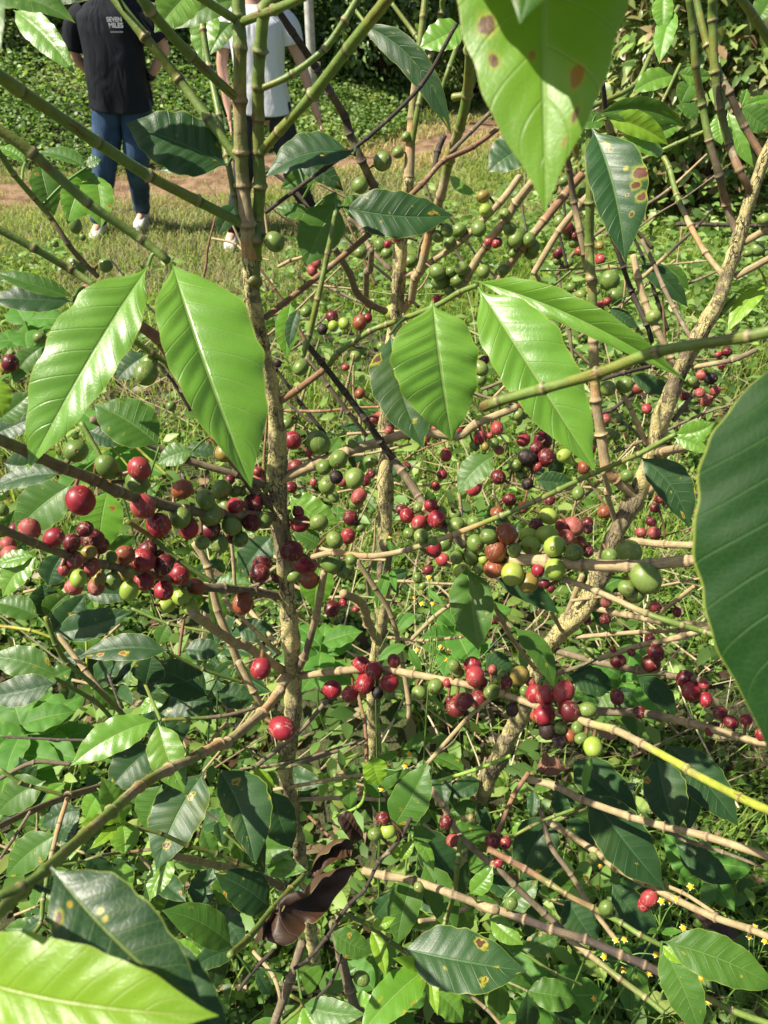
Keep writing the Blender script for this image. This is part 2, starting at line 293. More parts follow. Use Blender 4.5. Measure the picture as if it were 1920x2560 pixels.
# trunks: shrub, then px,py,depth,width px (photo pixels)
TRUNKS = [
 ('F', 'gt', [(597,-60,.45,40),(597,42,.46,42),(600,120,.465,43),(599,253,.48,42),(603,380,.495,42),(607,464,.51,42),(618,560,.52,44),(625,640,.54,48),(632,748,.56,47),(660,900,.6,46),(688,1030,.63,47),(697,1233,.68,50),(709,1370,.71,47),(720,1504,.75,46),(731,1652,.79,46),(733,1800,.85,45),(714,1926,.92,42),(735,2050,1.0,38),(760,2200,1.12,34),(790,2420,1.42,32)]),
 ('M', 'gt', [(1068,-60,.8,18),(1058,42,.81,19),(1040,190,.83,20),(1030,295,.85,24),(1022,443,.87,30),(1005,590,.91,36),(997,696,.94,36),(988,800,.97,38),(975,930,1.0,40),(967,1064,1.05,42),(963,1190,1.08,42),(963,1314,1.12,42),(954,1546,1.2,38),(942,1650,1.25,38),(933,1770,1.3,36),(945,2000,1.5,34),(955,2110,1.66,34)]),
 ('R', 'tt', [(1990,250,.66,30),(1925,370,.68,33),(1903,422,.69,34),(1866,527,.71,34),(1828,654,.73,38),(1798,748,.75,40),(1764,811,.77,42),(1705,916,.8,44),(1663,1022,.83,46),(1625,1148,.87,46),(1588,1245,.9,48),(1545,1327,.93,50),(1498,1441,.97,54),(1452,1525,1.0,56),(1360,1631,1.05,46),(1310,1770,1.1,42),(1262,1863,1.17,48),(1191,2008,1.3,46),(1150,2120,1.45,46),(1135,2180,1.6,44)]),
]
# branches: shrub kind w0 w1 d0 d1 | points (tile pixels)
BR = '''
F gg 84 80 .43 .50|A0 1640,-30 1570,60 1540,300 1530,510 1530,700 1530,900 1540,1100 1525,1300 1520,1420 1512,1530 1505,1659 A1 1530,250
F gg 95 64 .36 .51|A0 -60,410 110,530 570,840 880,1040 1170,1190 1440,1330
F gg 82 60 .38 .43|A0 -60,730 190,910 520,1200 840,1420 1000,1550
F gb 40 36 .52 .6|A0 -20,880 80,1030 200,1170 300,1290 400,1440 480,1540 580,1640
F gg 58 50 .47 .5|A0 -60,1330 200,1470 420,1600 560,1690
F gg 72 62 .47 .48|A0 640,-60 860,220 1060,470 1230,700 1420,960
F gg 78 62 .4 .48|A0 820,-60 890,60 1130,330 1420,600
F gg 46 44 .52 .53|A0 1190,-40 1205,180 1240,400 1300,690 1345,930 1390,1160 1415,1280
F gg 60 60 .42 .455|A0 1150,-40 1400,120
F gg 84 62 .36 .48|B0 900,-40 640,290 430,560 230,780 130,900
F gg 46 44 .42 .44|B0 710,-30 620,120 500,290 310,440 140,520
F gg 60 60 .4 .44|B0 380,-20 200,60 10,130
M kb 48 60 .68 .93|B0 170,-20 310,190 450,400 530,540 620,690 650,790 720,950 790,1100 850,1200 950,1400
F kk 30 28 .5 .56|B0 1285,140 1070,510 750,820 500,1000 310,1140 150,1260
F rr 34 44 .72 .56|B0 1545,750 1380,870 1200,960 1070,1100 760,1390 510,1600 B1 150,460
F bb 30 30 .62 .6|B0 1480,670 1370,780 1250,900
F kk 26 22 .6 .6|B0 150,990 310,1110 430,1260
M gt 78 55 .58 .9|B0 1370,-20 1365,300 1345,560 1300,760 1240,950 1190,1160 1130,1350 1070,1600 B1 1040,220 1010,350 960,420
M tt 50 40 .9 .92|B0 1659,1040 1540,1200 1320,1420 1150,1540 B1 1040,190 930,225
M tt 60 55 .78 .9|C0 270,1070 170,1200 B0 1570,1310 1460,1450 1340,1650 B1 1290,330
M kk 45 35 .75 .75|B0 1210,800 1170,900 1150,1010
M gg 40 42 .95 .86|B0 1200,-20 1190,80 1130,330 1060,620 1010,900
M gg 30 36 .84 .86|B0 900,20 1040,210 1130,350
M gb 25 35 .84 .86|B0 690,70 800,210 930,350 1030,450
M bb 40 45 .88 .97|B0 780,1480 770,1600 B1 750,190 745,330
M bb 45 50 .78 .98|B1 560,50 650,200 690,310 770,380 860,420
M bb 35 35 .95 .95|B0 640,1290 720,1360 770,1470 890,1600
M gg 45 55 .8 .85|B0 1420,300 1350,540 1260,580
M gg 35 35 .95 .95|B0 1290,260 1240,400 1200,520
R gb 50 50 .62 .7|C0 1190,-20 1215,180 1230,390 1270,620 1310,830 1370,1040 1410,1210 1480,1400
R gb 62 50 .64 .69|C0 1330,-20 1330,120 1345,430 1375,640 1430,850 1490,1010 1580,1180
R gb 50 50 .66 .69|C0 1230,-20 1300,270 1390,480 1430,550 1520,750 1640,950
R gg 55 60 .5 .55|C0 1480,-30 1570,90 1680,260
R gt 36 40 .8 .74|C0 1040,930 1075,1000 1120,1160 1200,1340 1290,1500 1400,1640
R gt 58 75 .72 .9|C0 605,760 608,1000 605,1200 600,1450 610,1650 C1 615,250 622,450 625,600 640,950 670,1150 700,1350 760,1420 870,1510
R kt 32 45 .85 .9|C0 680,490 700,680 725,780
R bt 40 50 .8 .88|C0 460,900 480,1000 510,1200 545,1370 570,1500 590,1600
R kk 30 35 .82 .88|C0 640,1200 730,1390 800,1580 C1 850,300 940,500 970,600
R bb 28 32 .82 .86|C0 910,1420 980,1560 C1 1040,280 1100,400 1200,580
R tt 46 55 .82 .84|C1 860,90 890,230 930,370 1000,530 1080,700 1110,900
R tt 55 45 .85 .9|C0 690,1060 560,1200 420,1370 270,1620
R rt 60 55 .9 .95|C0 560,1030 450,1160 330,1310 200,1470 110,1590 20,1700
R gg 12 12 .95 .95|C0 780,1540 560,1590 310,1605
R tk 30 16 .85 .8|C0 910,1650 1060,1510 1240,1340 1330,1240
R gg 28 28 .85 .8|C0 890,955 1120,850 1290,775
R tt 52 50 .75 .72|C0 1465,1640 1670,1530
R tt 52 50 .73 .7|C0 1520,1435 1670,1350
R gg 32 36 .95 .9|C0 1130,40 1040,190 960,330 860,510 600,640
R gg 22 22 .78 .78|C0 1140,380 1040,590 970,720
R tt 35 40 .84 .82|C1 800,920 840,990 940,1210
R bb 35 35 .85 .86|C1 1250,840 1200,930 1100,1070
R bt 36 36 .75 .8|C1 1590,650 1450,710 1210,755
R gb 45 45 .66 .78|C1 1480,330 1390,420 1220,590
R kk 26 26 .7 .72|C1 670,830 800,790 960,750
R tt 60 65 .7 .88|C1 1240,1215 1000,1260
R tt 50 60 .85 .9|C1 1080,1390 950,1490
R tt 35 40 .85 .9|C1 680,1370 720,1500 C2 700,0 760,190
R gg 60 54 .5 .262|C0 1900,-900 1100,-1150 330,-1110
R gg 76 84 .38 .24|C1 -30,990 60,955 330,880 650,790 1010,660 1550,570 1760,500 1990,300
R gt 34 42 .44 .62|C1 1110,1150 890,1270 620,1385 420,1480 C2 290,50 80,140 B2 1270,250 1000,340 770,380 560,360 430,385
F tt 78 50 .66 .62|B1 240,1420 440,1330 640,1250 820,1200 1030,1140 1290,1160 1400,1090 1640,990
F rr 50 45 .62 .58|B1 215,970 350,880 490,775
F kk 42 50 .6 .66|B1 380,600 480,720 620,900 740,1060 830,1190 960,1370
F bb 60 55 .66 .62|B1 860,1240 960,1370 1060,1520 B2 1100,100 1200,200 1330,320
F bb 32 30 .76 .8|B1 390,690 520,860 640,1020 750,1160
F gg 38 42 .52 .55|B0 570,1250 520,1500 B1 460,350 410,560 370,690
F gg 40 38 .58 .5|B1 530,740 580,670 680,600 770,540 870,500 1140,400 1300,310 1400,270
F bb 84 70 .38 .6|A1 -60,1160 180,1260 370,1350 560,1420 700,1490 900,1550 1100,1600 1300,1620 1650,1640
F rb 85 60 .5 .63|A1 500,280 790,480 940,590 1010,700 1100,880 1230,1080 1330,1250 1430,1370 1520,1500 1640,1600
F gg 42 42 .48 .5|A1 770,580 900,670 1030,750
F bb 55 50 .6 .64|A1 540,1060 750,1150 1100,1300 1400,1390 1560,1450
F gg 38 34 .6 .6|A1 480,1080 600,1290
F yy 20 20 .8 .8|A1 800,1220 1020,1420
F yy 16 16 .8 .8|A1 640,1200 800,1400 900,1650
F bb 60 62 .38 .63|A2 -60,190 200,300 420,380 620,430 900,490 1180,560 1320,570 1500,590 1680,620
F gg 34 36 .56 .6|A2 750,170 900,270 1050,400 1250,530
F tt 66 60 .58 .7|A2 1140,720 1400,900 B2 30,910 260,1060
M tt 50 60 .85 .9|A2 1150,300 1230,440 1290,700 1370,900 1440,1080 1550,1290
L tt 40 36 .95 .95|A2 340,840 500,1050 650,1240
L yy 24 22 .9 .9|A2 -20,790 180,820 300,860
L gg 34 34 .66 .72|A2 270,740 330,900 400,1010 560,1150 740,1330
L gg 30 30 .66 .72|A2 320,1100 560,1240 670,1350
F rr 24 24 .7 .7|A2 1090,740 1060,970
F tt 28 28 .75 .73|A2 1320,630 1500,810 1660,960
M tt 34 30 .85 .85|A2 1480,700 1640,900
L gg 24 24 .72 .76|A2 990,950 1200,1050 1440,1130
L gg 24 24 .7 .65|A2 860,1140 950,1350
L gb 26 28 .7 .74|A2 960,1350 1300,1330 1510,1280
L gg 22 22 .75 .75|A2 780,690 1000,780 1250,830
F gt 90 62 .22 .76|A3 -60,1050 270,745 500,540 660,400 830,250 1000,150 1150,80 1300,0 A2 1350,1480 1550,1310 1640,1200 B2 240,1170 300,1060
F gg 60 70 .24 .26|A3 -60,920 120,850 270,750
L gt 32 34 .6 .66|A3 180,1150 240,1060 255,920 270,850 310,640 350,480 400,320
L bb 46 50 .62 .85|A3 -30,500 180,400 400,310 600,250 700,190
L bb 20 24 .62 .64|A3 0,680 80,560 180,400
L gg 26 24 .62 .64|A3 0,150 120,230 180,250 370,300
L bb 30 32 .66 .68|A3 -10,210 200,110 420,120
L tb 52 54 .7 .9|A3 1020,660 1290,720 1480,760 1659,840 B3 260,840 400,910
L gg 28 34 .64 .7|A3 790,490 950,530 1110,600 1280,650 1400,700 1500,745
L gb 20 22 .66 .7|A3 340,720 470,700 600,660 760,640 900,625
L gg 50 40 .5 .66|B3 -60,1250 50,1150 190,980 300,860 370,790
F tb 48 52 .66 .63|B2 500,470 450,740 380,980 330,1070
F tt 56 46 .7 .64|B2 350,1090 600,1060 830,1050 1030,1080 1290,1130 1450,1170 C2 100,1200 290,1270
F ty 50 64 .64 .42|C2 290,1270 600,1370 750,1410 910,1490 1180,1640 C3 1190,160 1500,320 1720,420
M tt 60 62 1.0 1.1|B2 610,600 720,660 760,780 830,900
M tt 36 36 .88 .96|B2 690,400 800,570 900,740 960,1000 1000,1250 1000,1340
M rr 24 26 .9 .95|B2 700,1200 740,1380 750,1600
F tt 32 30 .66 .64|B2 1110,1610 1340,1350 1480,1230
M tt 22 22 .9 .92|B2 860,860 1080,880 1310,860
M tt 30 30 .9 .9|B2 1020,870 1150,740 1260,660
R tt 32 30 .8 .85|B2 1500,670 C2 40,680 120,830 180,920 280,1050
L bb 32 32 .78 .8|B2 100,1620 340,1430 520,1230
L bb 18 18 .85 .85|B2 0,1640 300,1600 600,1510 740,1460
M tt 26 26 .85 .8|B2 -20,760 180,960
M tt 52 40 .84 .86|B2 -10,1000 80,1180 140,1290
R tt 85 80 .6 .5|C2 130,400 350,410 560,430 830,440 960,430 1190,405 1500,380
R tg 42 42 .58 .5|C2 430,510 650,590 940,720 1150,790 1290,830 1500,900
R tt 52 50 .88 .8|C2 800,280 1050,310 1500,320
R tt 45 46 .95 .8|C2 590,680 830,730 1050,770 1500,800
R tt 32 30 .97 .85|C2 520,860 900,830 1130,820 1500,800
R tt 40 40 .9 .82|C2 650,990 900,910 1170,850 1500,740
R bb 50 50 1.0 .8|C2 400,940 620,1000 900,1060 1290,1120
R bb 30 30 1.0 .95|C2 400,1080 610,1010
R bt 60 55 .85 .65|C2 640,1300 900,1310 1200,1370 1680,1510
R tt 30 30 .9 .85|C2 1000,730 1220,560
R tt 40 40 .9 .9|C2 470,720 560,490
R tt 28 28 .9 .95|C2 370,700 440,830
R tt 50 56 .8 .62|C3 240,210 400,250 560,330 840,430 1050,490 1300,550 1700,680
R bb 34 22 .74 .7|C3 1050,500 1170,570 1390,640 1630,730
R tt 48 50 .9 .66|C3 340,450 470,530 640,640 740,720 940,830 1130,930 1350,1030 1560,1100 1700,1160
R tt 28 28 .8 .72|C3 940,800 1150,880 1340,1000
R rr 34 34 .85 .85|C3 240,170 150,310 60,520
R bt 36 36 .85 .8|C3 310,380 370,600 490,770 600,950 750,1150
L gg 22 24 .8 .8|C3 60,600 250,490 390,430 560,370
L rg 46 34 .66 .6|C3 0,620 130,690 220,740 370,830 460,890 620,970 790,1060 900,1130 1020,1190
L tb 42 46 .7 .7|B3 1130,260 1200,360 1300,540 1500,720 C3 20,690 150,830 330,1000 440,1100
L gg 36 32 .68 .66|B3 1310,540 1290,700 1270,880 1220,1040 1190,1140 1150,1310
L tk 55 58 .68 .56|B3 730,750 860,780 1030,810 1260,890 1500,980 C3 50,980 220,1040 380,1100 580,1160 790,1250 930,1310 1030,1360
L tg 42 40 .62 .58|C3 470,1150 590,1240 780,1390 930,1500 1040,1590
L gg 22 22 .7 .7|C3 200,1230 400,1360 560,1430
L gg 42 46 .6 .55|C3 1220,1460 1450,1580 1700,1670
L kk 24 28 .55 .62|B3 320,1330 400,1280 510,1150 640,960 740,860 820,700 880,640 960,540 1010,440
L kk 20 22 .6 .58|B3 460,1500 540,1410 600,1250
L bb 62 60 .7 .72|B3 370,1170 300,1390 190,1690
L bb 62 76 .72 .8|B3 550,1060 600,1260 650,1450 710,1600 900,1640
L kk 26 26 .62 .6|B3 200,1220 100,1320 -10,1460
L gb 26 26 .8 .82|B3 70,170 300,130 580,40
L tt 26 26 .85 .85|B3 200,270 350,245 550,210 740,180
L tt 30 30 .95 .95|B3 340,330 600,320 860,330
L ll 22 20 .8 .85|B3 740,170 740,290 700,370 560,430
L tt 28 28 .85 .8|B3 80,1230 200,1380 260,1590
L ll 24 26 .8 .75|B3 1170,220 1400,150 1600,70
L tt 24 26 .8 .8|B3 1310,1450 1450,1560 1560,1680
L rr 22 22 .8 .8|B3 400,420 540,560
L tt 32 32 .8 .8|B3 1060,1050 1180,1030 1350,970
L gb 34 34 .62 .66|B3 600,1000 760,1070 880,1170 1000,1240 1130,1320
L gg 24 26 .58 .6|B3 300,1490 370,1545 250,1659
L yy 16 16 .95 .95|A2 510,830 515,1040
L kk 18 18 .85 .8|A2 640,1080 730,1320
L kk 18 18 .85 .8|A2 20,1450 300,1465 500,1470
L tt 26 20 .9 .8|A2 1340,1370 1230,1490
'''
# leaves: shrub kind d0 d1 wl wr bend droop fold roll | base tip (tile pixels; wl/wr half widths left/right of the rib looking base>tip)
LF = '''
F y .43 .41 165 235 -.03 .08 .3 .1|A1 880,150 160,1370
F y .43 .40 335 195 .04 .08 .28 -.1|A1 1020,130 1490,1470
F y .46 .46 215 285 .02 .06 .2 0|B1 1140,360 1255,1195
F q .52 .5 190 165 .05 .06 .2 0|B1 890,560 1090,1235
R y .47 .44 235 185 .02 .06 .3 .1|C1 -60,280 637,1372
R y .5 .46 110 60 -.05 .1 .6 .5|C1 -90,240 1172,835
R S .26 .235 500 500 0 .08 .25 0|C0 330,-1100 340,1255
R V .25 .24 460 455 .0 .05 .15 0|C1 1790,590 C2 1660,1530
F U .26 .24 250 250 .03 .05 .2 0|A3 300,730 1240,1640
F d .3 .28 150 160 .03 .05 .2 0|A3 860,1100 1380,1800
F l .24 .22 300 200 .03 .06 .3 .2|A3 -420,1290 1300,1610
F d .5 .49 175 165 0 .05 .2 0|A0 1350,985 745,735
F m .53 .53 60 60 0 .05 .2 0|A0 1340,960 945,1010
F d .44 .44 90 90 .06 .06 .3 0|A0 640,-90 190,30
F m .42 .42 110 110 -.06 .06 .3 0|A0 -160,-40 450,140
F y .46 .45 80 90 -.04 .06 .3 .2|A0 80,60 450,445
F m .28 .27 60 60 0 .05 .2 0|A0 -40,-160 5,300
F y .45 .44 110 100 0 .05 .25 0|A0 1160,-80 915,195
F m .48 .48 75 75 .05 .05 .3 0|A0 1400,0 1030,175
F y .56 .56 80 80 .05 .05 .2 0|A0 1260,50 1200,370
F m .58 .58 60 60 .05 .05 .3 0|A0 1380,130 1240,330
F y .56 .56 45 45 .1 .05 .3 .4|A0 150,965 -30,875
F m .56 .56 40 50 .08 .05 .3 .4|A0 510,995 225,905
F s .57 .56 130 80 .04 .05 .2 0|A0 540,1000 400,1330
F s .57 .56 80 110 -.04 .05 .2 0|A0 560,1030 600,1350
F m .6 .6 80 80 .03 .05 .2 0|A0 240,970 320,1280
F m .6 .6 30 30 0 .05 .2 0|A0 510,980 600,945
F d .59 .58 55 60 .03 .05 .2 0|A0 1410,1210 1290,1395
F d .56 .56 40 40 0 .05 .2 0|A0 1340,690 1250,760
F m .47 .46 55 55 -.06 .06 .4 .4|A1 440,340 -40,190
F d .5 .49 85 85 -.03 .06 .3 .2|A1 430,365 -60,350
F m .56 .56 150 140 .04 .05 .2 0|A1 945,1225 555,975
F m .62 .62 65 65 .04 .05 .2 0|A1 1140,1250 930,1325
F d .66 .66 45 45 .04 .05 .2 0|A1 1090,1230 1310,1260
F l .5 .5 80 70 .06 .05 .2 0|A1 -20,810 15,1055
F m .6 .6 75 75 .04 .05 .2 0|A1 -20,1070 190,900
F d .62 .62 70 70 .04 .05 .2 0|A1 -40,1150 225,1040
F d .55 .55 65 65 .06 .05 .3 .2|A1 360,1390 -60,1490
F d .62 .62 80 80 .06 .05 .3 .2|A1 20,1320 300,1330
F m .62 .62 140 130 .03 .05 .2 0|A1 420,1450 A2 90,240
F s .7 .7 120 120 .03 .05 .1 0|A1 640,1480 A2 590,370
F d .8 .8 60 60 .03 .05 .2 0|A1 520,1130 745,1215
F d .9 .9 75 75 .03 .05 .2 0|A1 870,680 690,830
F m .7 .7 60 60 .1 .05 .2 0|A1 260,630 80,860
M d .62 .62 75 85 -.12 .05 .35 .4|B0 690,135 1255,810
M y .72 .72 90 85 -.05 .05 .2 0|B0 1320,150 1060,285
F d .52 .52 90 100 .1 .08 .3 .3|B0 680,920 150,1055
F d .56 .56 70 60 -.08 .06 .3 .3|B0 330,965 615,1135
F m .58 .58 60 60 0 .06 .3 0|B0 500,990 240,1120
F d .6 .6 130 130 .08 .06 .25 .2|B0 610,1225 1265,1275
F m .54 .54 130 130 .02 .05 .2 0|B0 570,1200 385,1580
F m .62 .62 65 65 .05 .05 .2 0|B0 630,1150 775,1340
F m .6 .6 55 55 0 .05 .2 0|B0 570,1140 505,1310
F m .62 .62 45 45 -.08 .05 .3 .3|B0 420,1270 215,1230
M y .9 .9 30 30 .1 .05 .3 .3|B0 1240,1035 1405,1155
R q .62 .62 100 110 .04 .05 .2 0|C0 240,870 0,1020
R m .72 .72 65 65 -.12 .05 .4 .4|C0 640,680 1175,755
R m .72 .72 50 50 0 .05 .3 .2|C0 700,710 510,750
R T .6 .59 190 130 -.03 .06 .35 0|C0 615,760 810,1545
R l .72 .72 75 60 -.06 .05 .4 .4|C0 700,700 1070,860
R y .72 .72 55 50 .05 .05 .3 .2|C0 995,800 1115,715
R y .74 .72 60 60 -.05 .05 .3 .3|C0 1050,900 765,830
R y .8 .8 65 65 .05 .05 .3 .2|C0 1100,450 855,550
R y .8 .8 50 45 .08 .05 .3 .3|C0 1120,430 1330,450
R m .85 .85 65 65 .03 .05 .2 0|C0 1210,480 1140,620
R m .85 .85 45 45 .03 .05 .2 0|C0 1250,690 1125,620
R s .9 .9 60 60 .03 .05 .2 0|C0 1100,50 1015,380
R y .9 .9 60 60 .03 .05 .2 0|C0 1040,-40 1040,190
R m .75 .75 70 70 .05 .05 .3 .2|C0 1500,635 1690,770
R y .75 .75 28 28 -.05 .05 .3 .3|C0 1500,640 1690,585
R y .75 .75 30 30 0 .05 .3 .3|C0 1500,630 1535,525
R y .9 .9 45 45 .05 .05 .3 .2|C0 1420,650 1575,995
R y .9 .9 55 55 0 .05 .3 .2|C0 1360,680 1385,860
R m .9 .9 75 75 0 .05 .3 .2|C0 1690,-20 1590,140
F s .85 .85 70 70 .03 .05 .2 0|B1 300,370 275,700
F d .82 .82 40 40 .05 .05 .2 0|B1 350,400 290,645
R m .62 .62 85 85 .06 .05 .2 0|B1 1505,1275 1292,1505
F y .85 .85 95 90 .1 .05 .3 .2|B2 290,20 592,185
R d 1.0 1.0 60 60 -.05 .05 .3 .2|C1 890,120 1185,400
R m 1.0 1.0 40 40 -.1 .05 .3 .2|C1 1010,150 1190,300
R l .75 .75 55 55 .04 .05 .25 .1|C1 1650,260 1418,545
R d .55 .54 120 90 -.1 .05 .35 .2|C1 900,1285 C2 1190,215
R y .55 .54 65 65 .1 .05 .3 .2|C1 1110,1150 1345,1080
R y .55 .54 45 45 -.05 .05 .3 .2|C1 1100,1170 1310,1265
R q .9 .9 50 50 .05 .05 .3 .2|C1 840,800 1100,900
R q .9 .9 45 45 .05 .05 .3 .2|C1 720,400 890,520
R d 1.0 1.0 60 60 .05 .05 .3 .2|C1 280,1420 510,1430
F y .65 .65 80 75 .08 .05 .3 .2|A2 215,385 15,625
F y .65 .65 50 50 0 .05 .3 .2|A2 200,380 -30,430
L m .7 .7 70 70 .06 .05 .3 .2|A2 230,745 -60,660
L m .72 .72 70 70 -.06 .05 .3 .2|A2 270,750 420,595
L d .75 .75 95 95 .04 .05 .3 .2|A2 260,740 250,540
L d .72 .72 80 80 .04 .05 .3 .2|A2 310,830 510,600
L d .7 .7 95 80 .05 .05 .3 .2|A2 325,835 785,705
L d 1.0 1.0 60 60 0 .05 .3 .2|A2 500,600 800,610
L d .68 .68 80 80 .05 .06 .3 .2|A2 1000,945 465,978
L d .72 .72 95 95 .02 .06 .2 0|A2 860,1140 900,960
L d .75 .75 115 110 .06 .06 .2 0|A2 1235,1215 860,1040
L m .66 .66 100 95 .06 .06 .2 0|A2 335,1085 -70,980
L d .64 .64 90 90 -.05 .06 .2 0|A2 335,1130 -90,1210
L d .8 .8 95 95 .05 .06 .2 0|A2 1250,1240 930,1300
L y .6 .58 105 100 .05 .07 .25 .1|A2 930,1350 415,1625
L y .6 .58 100 105 .03 .06 .2 0|A2 935,1365 A3 1095,295
L d .85 .85 65 65 .05 .06 .2 0|A2 1090,930 1340,930
L d .85 .85 75 75 .05 .06 .2 0|A2 1290,1180 1530,1240
L d .8 .8 70 70 .05 .06 .2 0|A2 1400,800 1640,830
L m .9 .9 50 50 .05 .06 .2 0|A2 1000,780 940,910
L y .8 .8 45 45 .05 .06 .2 0|A2 1005,1210 815,1320
L d .7 .68 120 110 .05 .06 .2 0|A3 925,10 640,290
L y .62 .6 80 80 .03 .06 .25 0|A3 725,470 600,190
L y .62 .6 85 85 -.03 .06 .25 0|A3 725,475 738,665
L l .6 .58 40 30 .1 .06 .3 .3|A3 705,465 465,490
L l .6 .58 32 32 -.05 .06 .3 .2|A3 700,480 530,625
L y .7 .7 70 75 .03 .06 .25 0|A3 725,685 740,915
L q .72 .68 150 150 .04 .06 .2 0|A3 1215,160 925,750
L q .64 .6 190 90 -.04 .08 .25 0|A3 1290,140 1512,720
L m .62 .62 30 30 0 .06 .2 0|A3 1255,120 1245,235
L l .66 .66 30 30 -.05 .06 .3 .2|A3 1490,145 1630,262
L y .72 .7 75 65 .03 .06 .3 .1|A3 1020,660 885,930
L m .8 .8 100 100 .03 .06 .2 0|A3 960,240 860,510
L d .72 .7 115 115 .04 .06 .2 0|A3 1600,975 1270,765
L m .6 .58 105 100 .06 .07 .25 .1|A3 1375,1205 955,985
L d .66 .64 65 65 .05 .06 .3 0|A3 1400,1215 1120,1340
L m .8 .8 100 100 .04 .06 .2 0|A3 335,535 35,790
L d .85 .85 75 75 .05 .06 .2 0|A3 470,390 240,490
L m .85 .85 100 100 .06 .06 .2 0|A3 270,220 -20,420
L d .85 .85 60 60 .05 .06 .2 0|A3 300,290 0,460
L s .8 .8 60 60 .05 .06 .2 0|A3 600,280 510,450
L m .64 .64 110 115 .03 .06 .2 0|B3 903,495 1115,105
L d .75 .75 65 70 .05 .06 .2 0|B3 100,230 150,770
L d .85 .85 100 100 .05 .06 .2 0|B3 190,270 310,620
L l .8 .8 75 75 .05 .05 .2 0|B3 785,70 830,245
L m .85 .85 45 45 .03 .05 .2 0|B3 660,240 655,415
L m .66 .66 45 50 .08 .05 .3 .2|B3 1000,505 1165,545
L y .66 .66 35 40 -.1 .05 .3 .2|B3 1005,530 1148,755
L l .62 .62 28 28 .05 .05 .3 .2|B3 920,675 878,570
L l .62 .62 38 38 .05 .05 .3 .2|B3 930,675 1032,568
L y .62 .62 58 55 .05 .05 .2 .1|B3 1360,890 1500,725
L m .66 .66 40 40 .05 .05 .2 .1|B3 1390,905 1560,985
L m .72 .7 95 95 .04 .06 .2 0|B3 1045,740 930,1200
L m .75 .72 95 95 -.04 .06 .2 0|B3 1085,700 1270,1150
L d .85 .85 110 110 .04 .06 .2 0|B3 1060,500 1300,830
L m .7 .7 75 75 .05 .06 .2 .1|B3 540,1110 790,1235
L l .62 .62 32 35 .05 .06 .3 .2|B3 775,1080 922,1025
L l .62 .6 45 45 -.05 .06 .3 .1|B3 775,1100 862,1380
L l .62 .6 42 38 -.05 .06 .3 .2|B3 1120,1315 900,1268
L l .62 .6 38 35 .05 .06 .3 .1|B3 1135,1320 1172,1610
L s .62 .58 110 105 .03 .06 .25 .1|B3 1120,1320 700,1740
L y .62 .62 18 18 .05 .06 .25 .1|B3 1150,1340 1245,1455
L q .62 .6 170 170 .03 .06 .15 0|B3 960,1210 1700,1345
L m .66 .64 75 70 .05 .06 .25 .1|B3 370,1540 745,1600
L y .66 .64 65 65 .03 .06 .25 .1|B3 370,1555 310,1820
L y .66 .64 50 50 .03 .06 .25 .1|B3 375,1560 480,1740
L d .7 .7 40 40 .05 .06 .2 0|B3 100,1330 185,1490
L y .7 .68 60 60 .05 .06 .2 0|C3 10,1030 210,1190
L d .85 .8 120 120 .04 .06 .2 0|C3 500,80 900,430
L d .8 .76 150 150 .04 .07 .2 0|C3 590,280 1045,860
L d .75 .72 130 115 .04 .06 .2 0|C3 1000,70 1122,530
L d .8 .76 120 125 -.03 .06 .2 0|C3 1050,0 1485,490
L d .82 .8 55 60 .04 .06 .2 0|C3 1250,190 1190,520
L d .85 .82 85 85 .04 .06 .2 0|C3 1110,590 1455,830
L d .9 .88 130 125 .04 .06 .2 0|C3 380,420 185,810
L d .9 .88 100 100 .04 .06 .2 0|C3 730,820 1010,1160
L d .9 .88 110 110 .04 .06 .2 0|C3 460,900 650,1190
L m .56 .54 130 130 -.04 .06 .2 .1|C3 1030,1170 1720,1450
L m .56 .54 110 115 -.03 .06 .2 .1|C3 1030,1195 1260,1720
L l .56 .55 32 32 .05 .06 .2 .1|C3 1030,1190 1158,1308
L m .8 .8 60 60 .04 .06 .2 0|C3 200,1220 440,1120
L y .8 .8 25 25 .08 .06 .2 0|C3 620,70 575,310
L m .85 .85 70 70 .04 .06 .2 0|C3 80,1000 300,800
R d .75 .75 65 65 -.06 .06 .2 .1|C2 30,510 425,725
R m .8 .8 65 65 -.1 .06 .2 .1|C2 150,800 390,1160
R m .64 .62 130 130 0 .06 .2 0|B2 1340,440 1413,940
R d .9 .9 70 70 .04 .06 .2 0|C2 -20,960 160,1085
R d .9 .9 90 90 .04 .06 .2 0|C2 480,1090 750,1150
R d .85 .85 70 65 -.05 .06 .2 0|C2 880,1090 1115,1320
F s .85 .85 100 100 .03 .06 .1 0|B2 480,420 440,695
M d .9 .9 100 100 .03 .06 .2 0|B2 190,260 0,510
M m .85 .85 60 60 .05 .06 .2 0|B2 480,330 310,240
F m .75 .75 60 60 .05 .06 .2 0|A2 540,360 500,250
'''
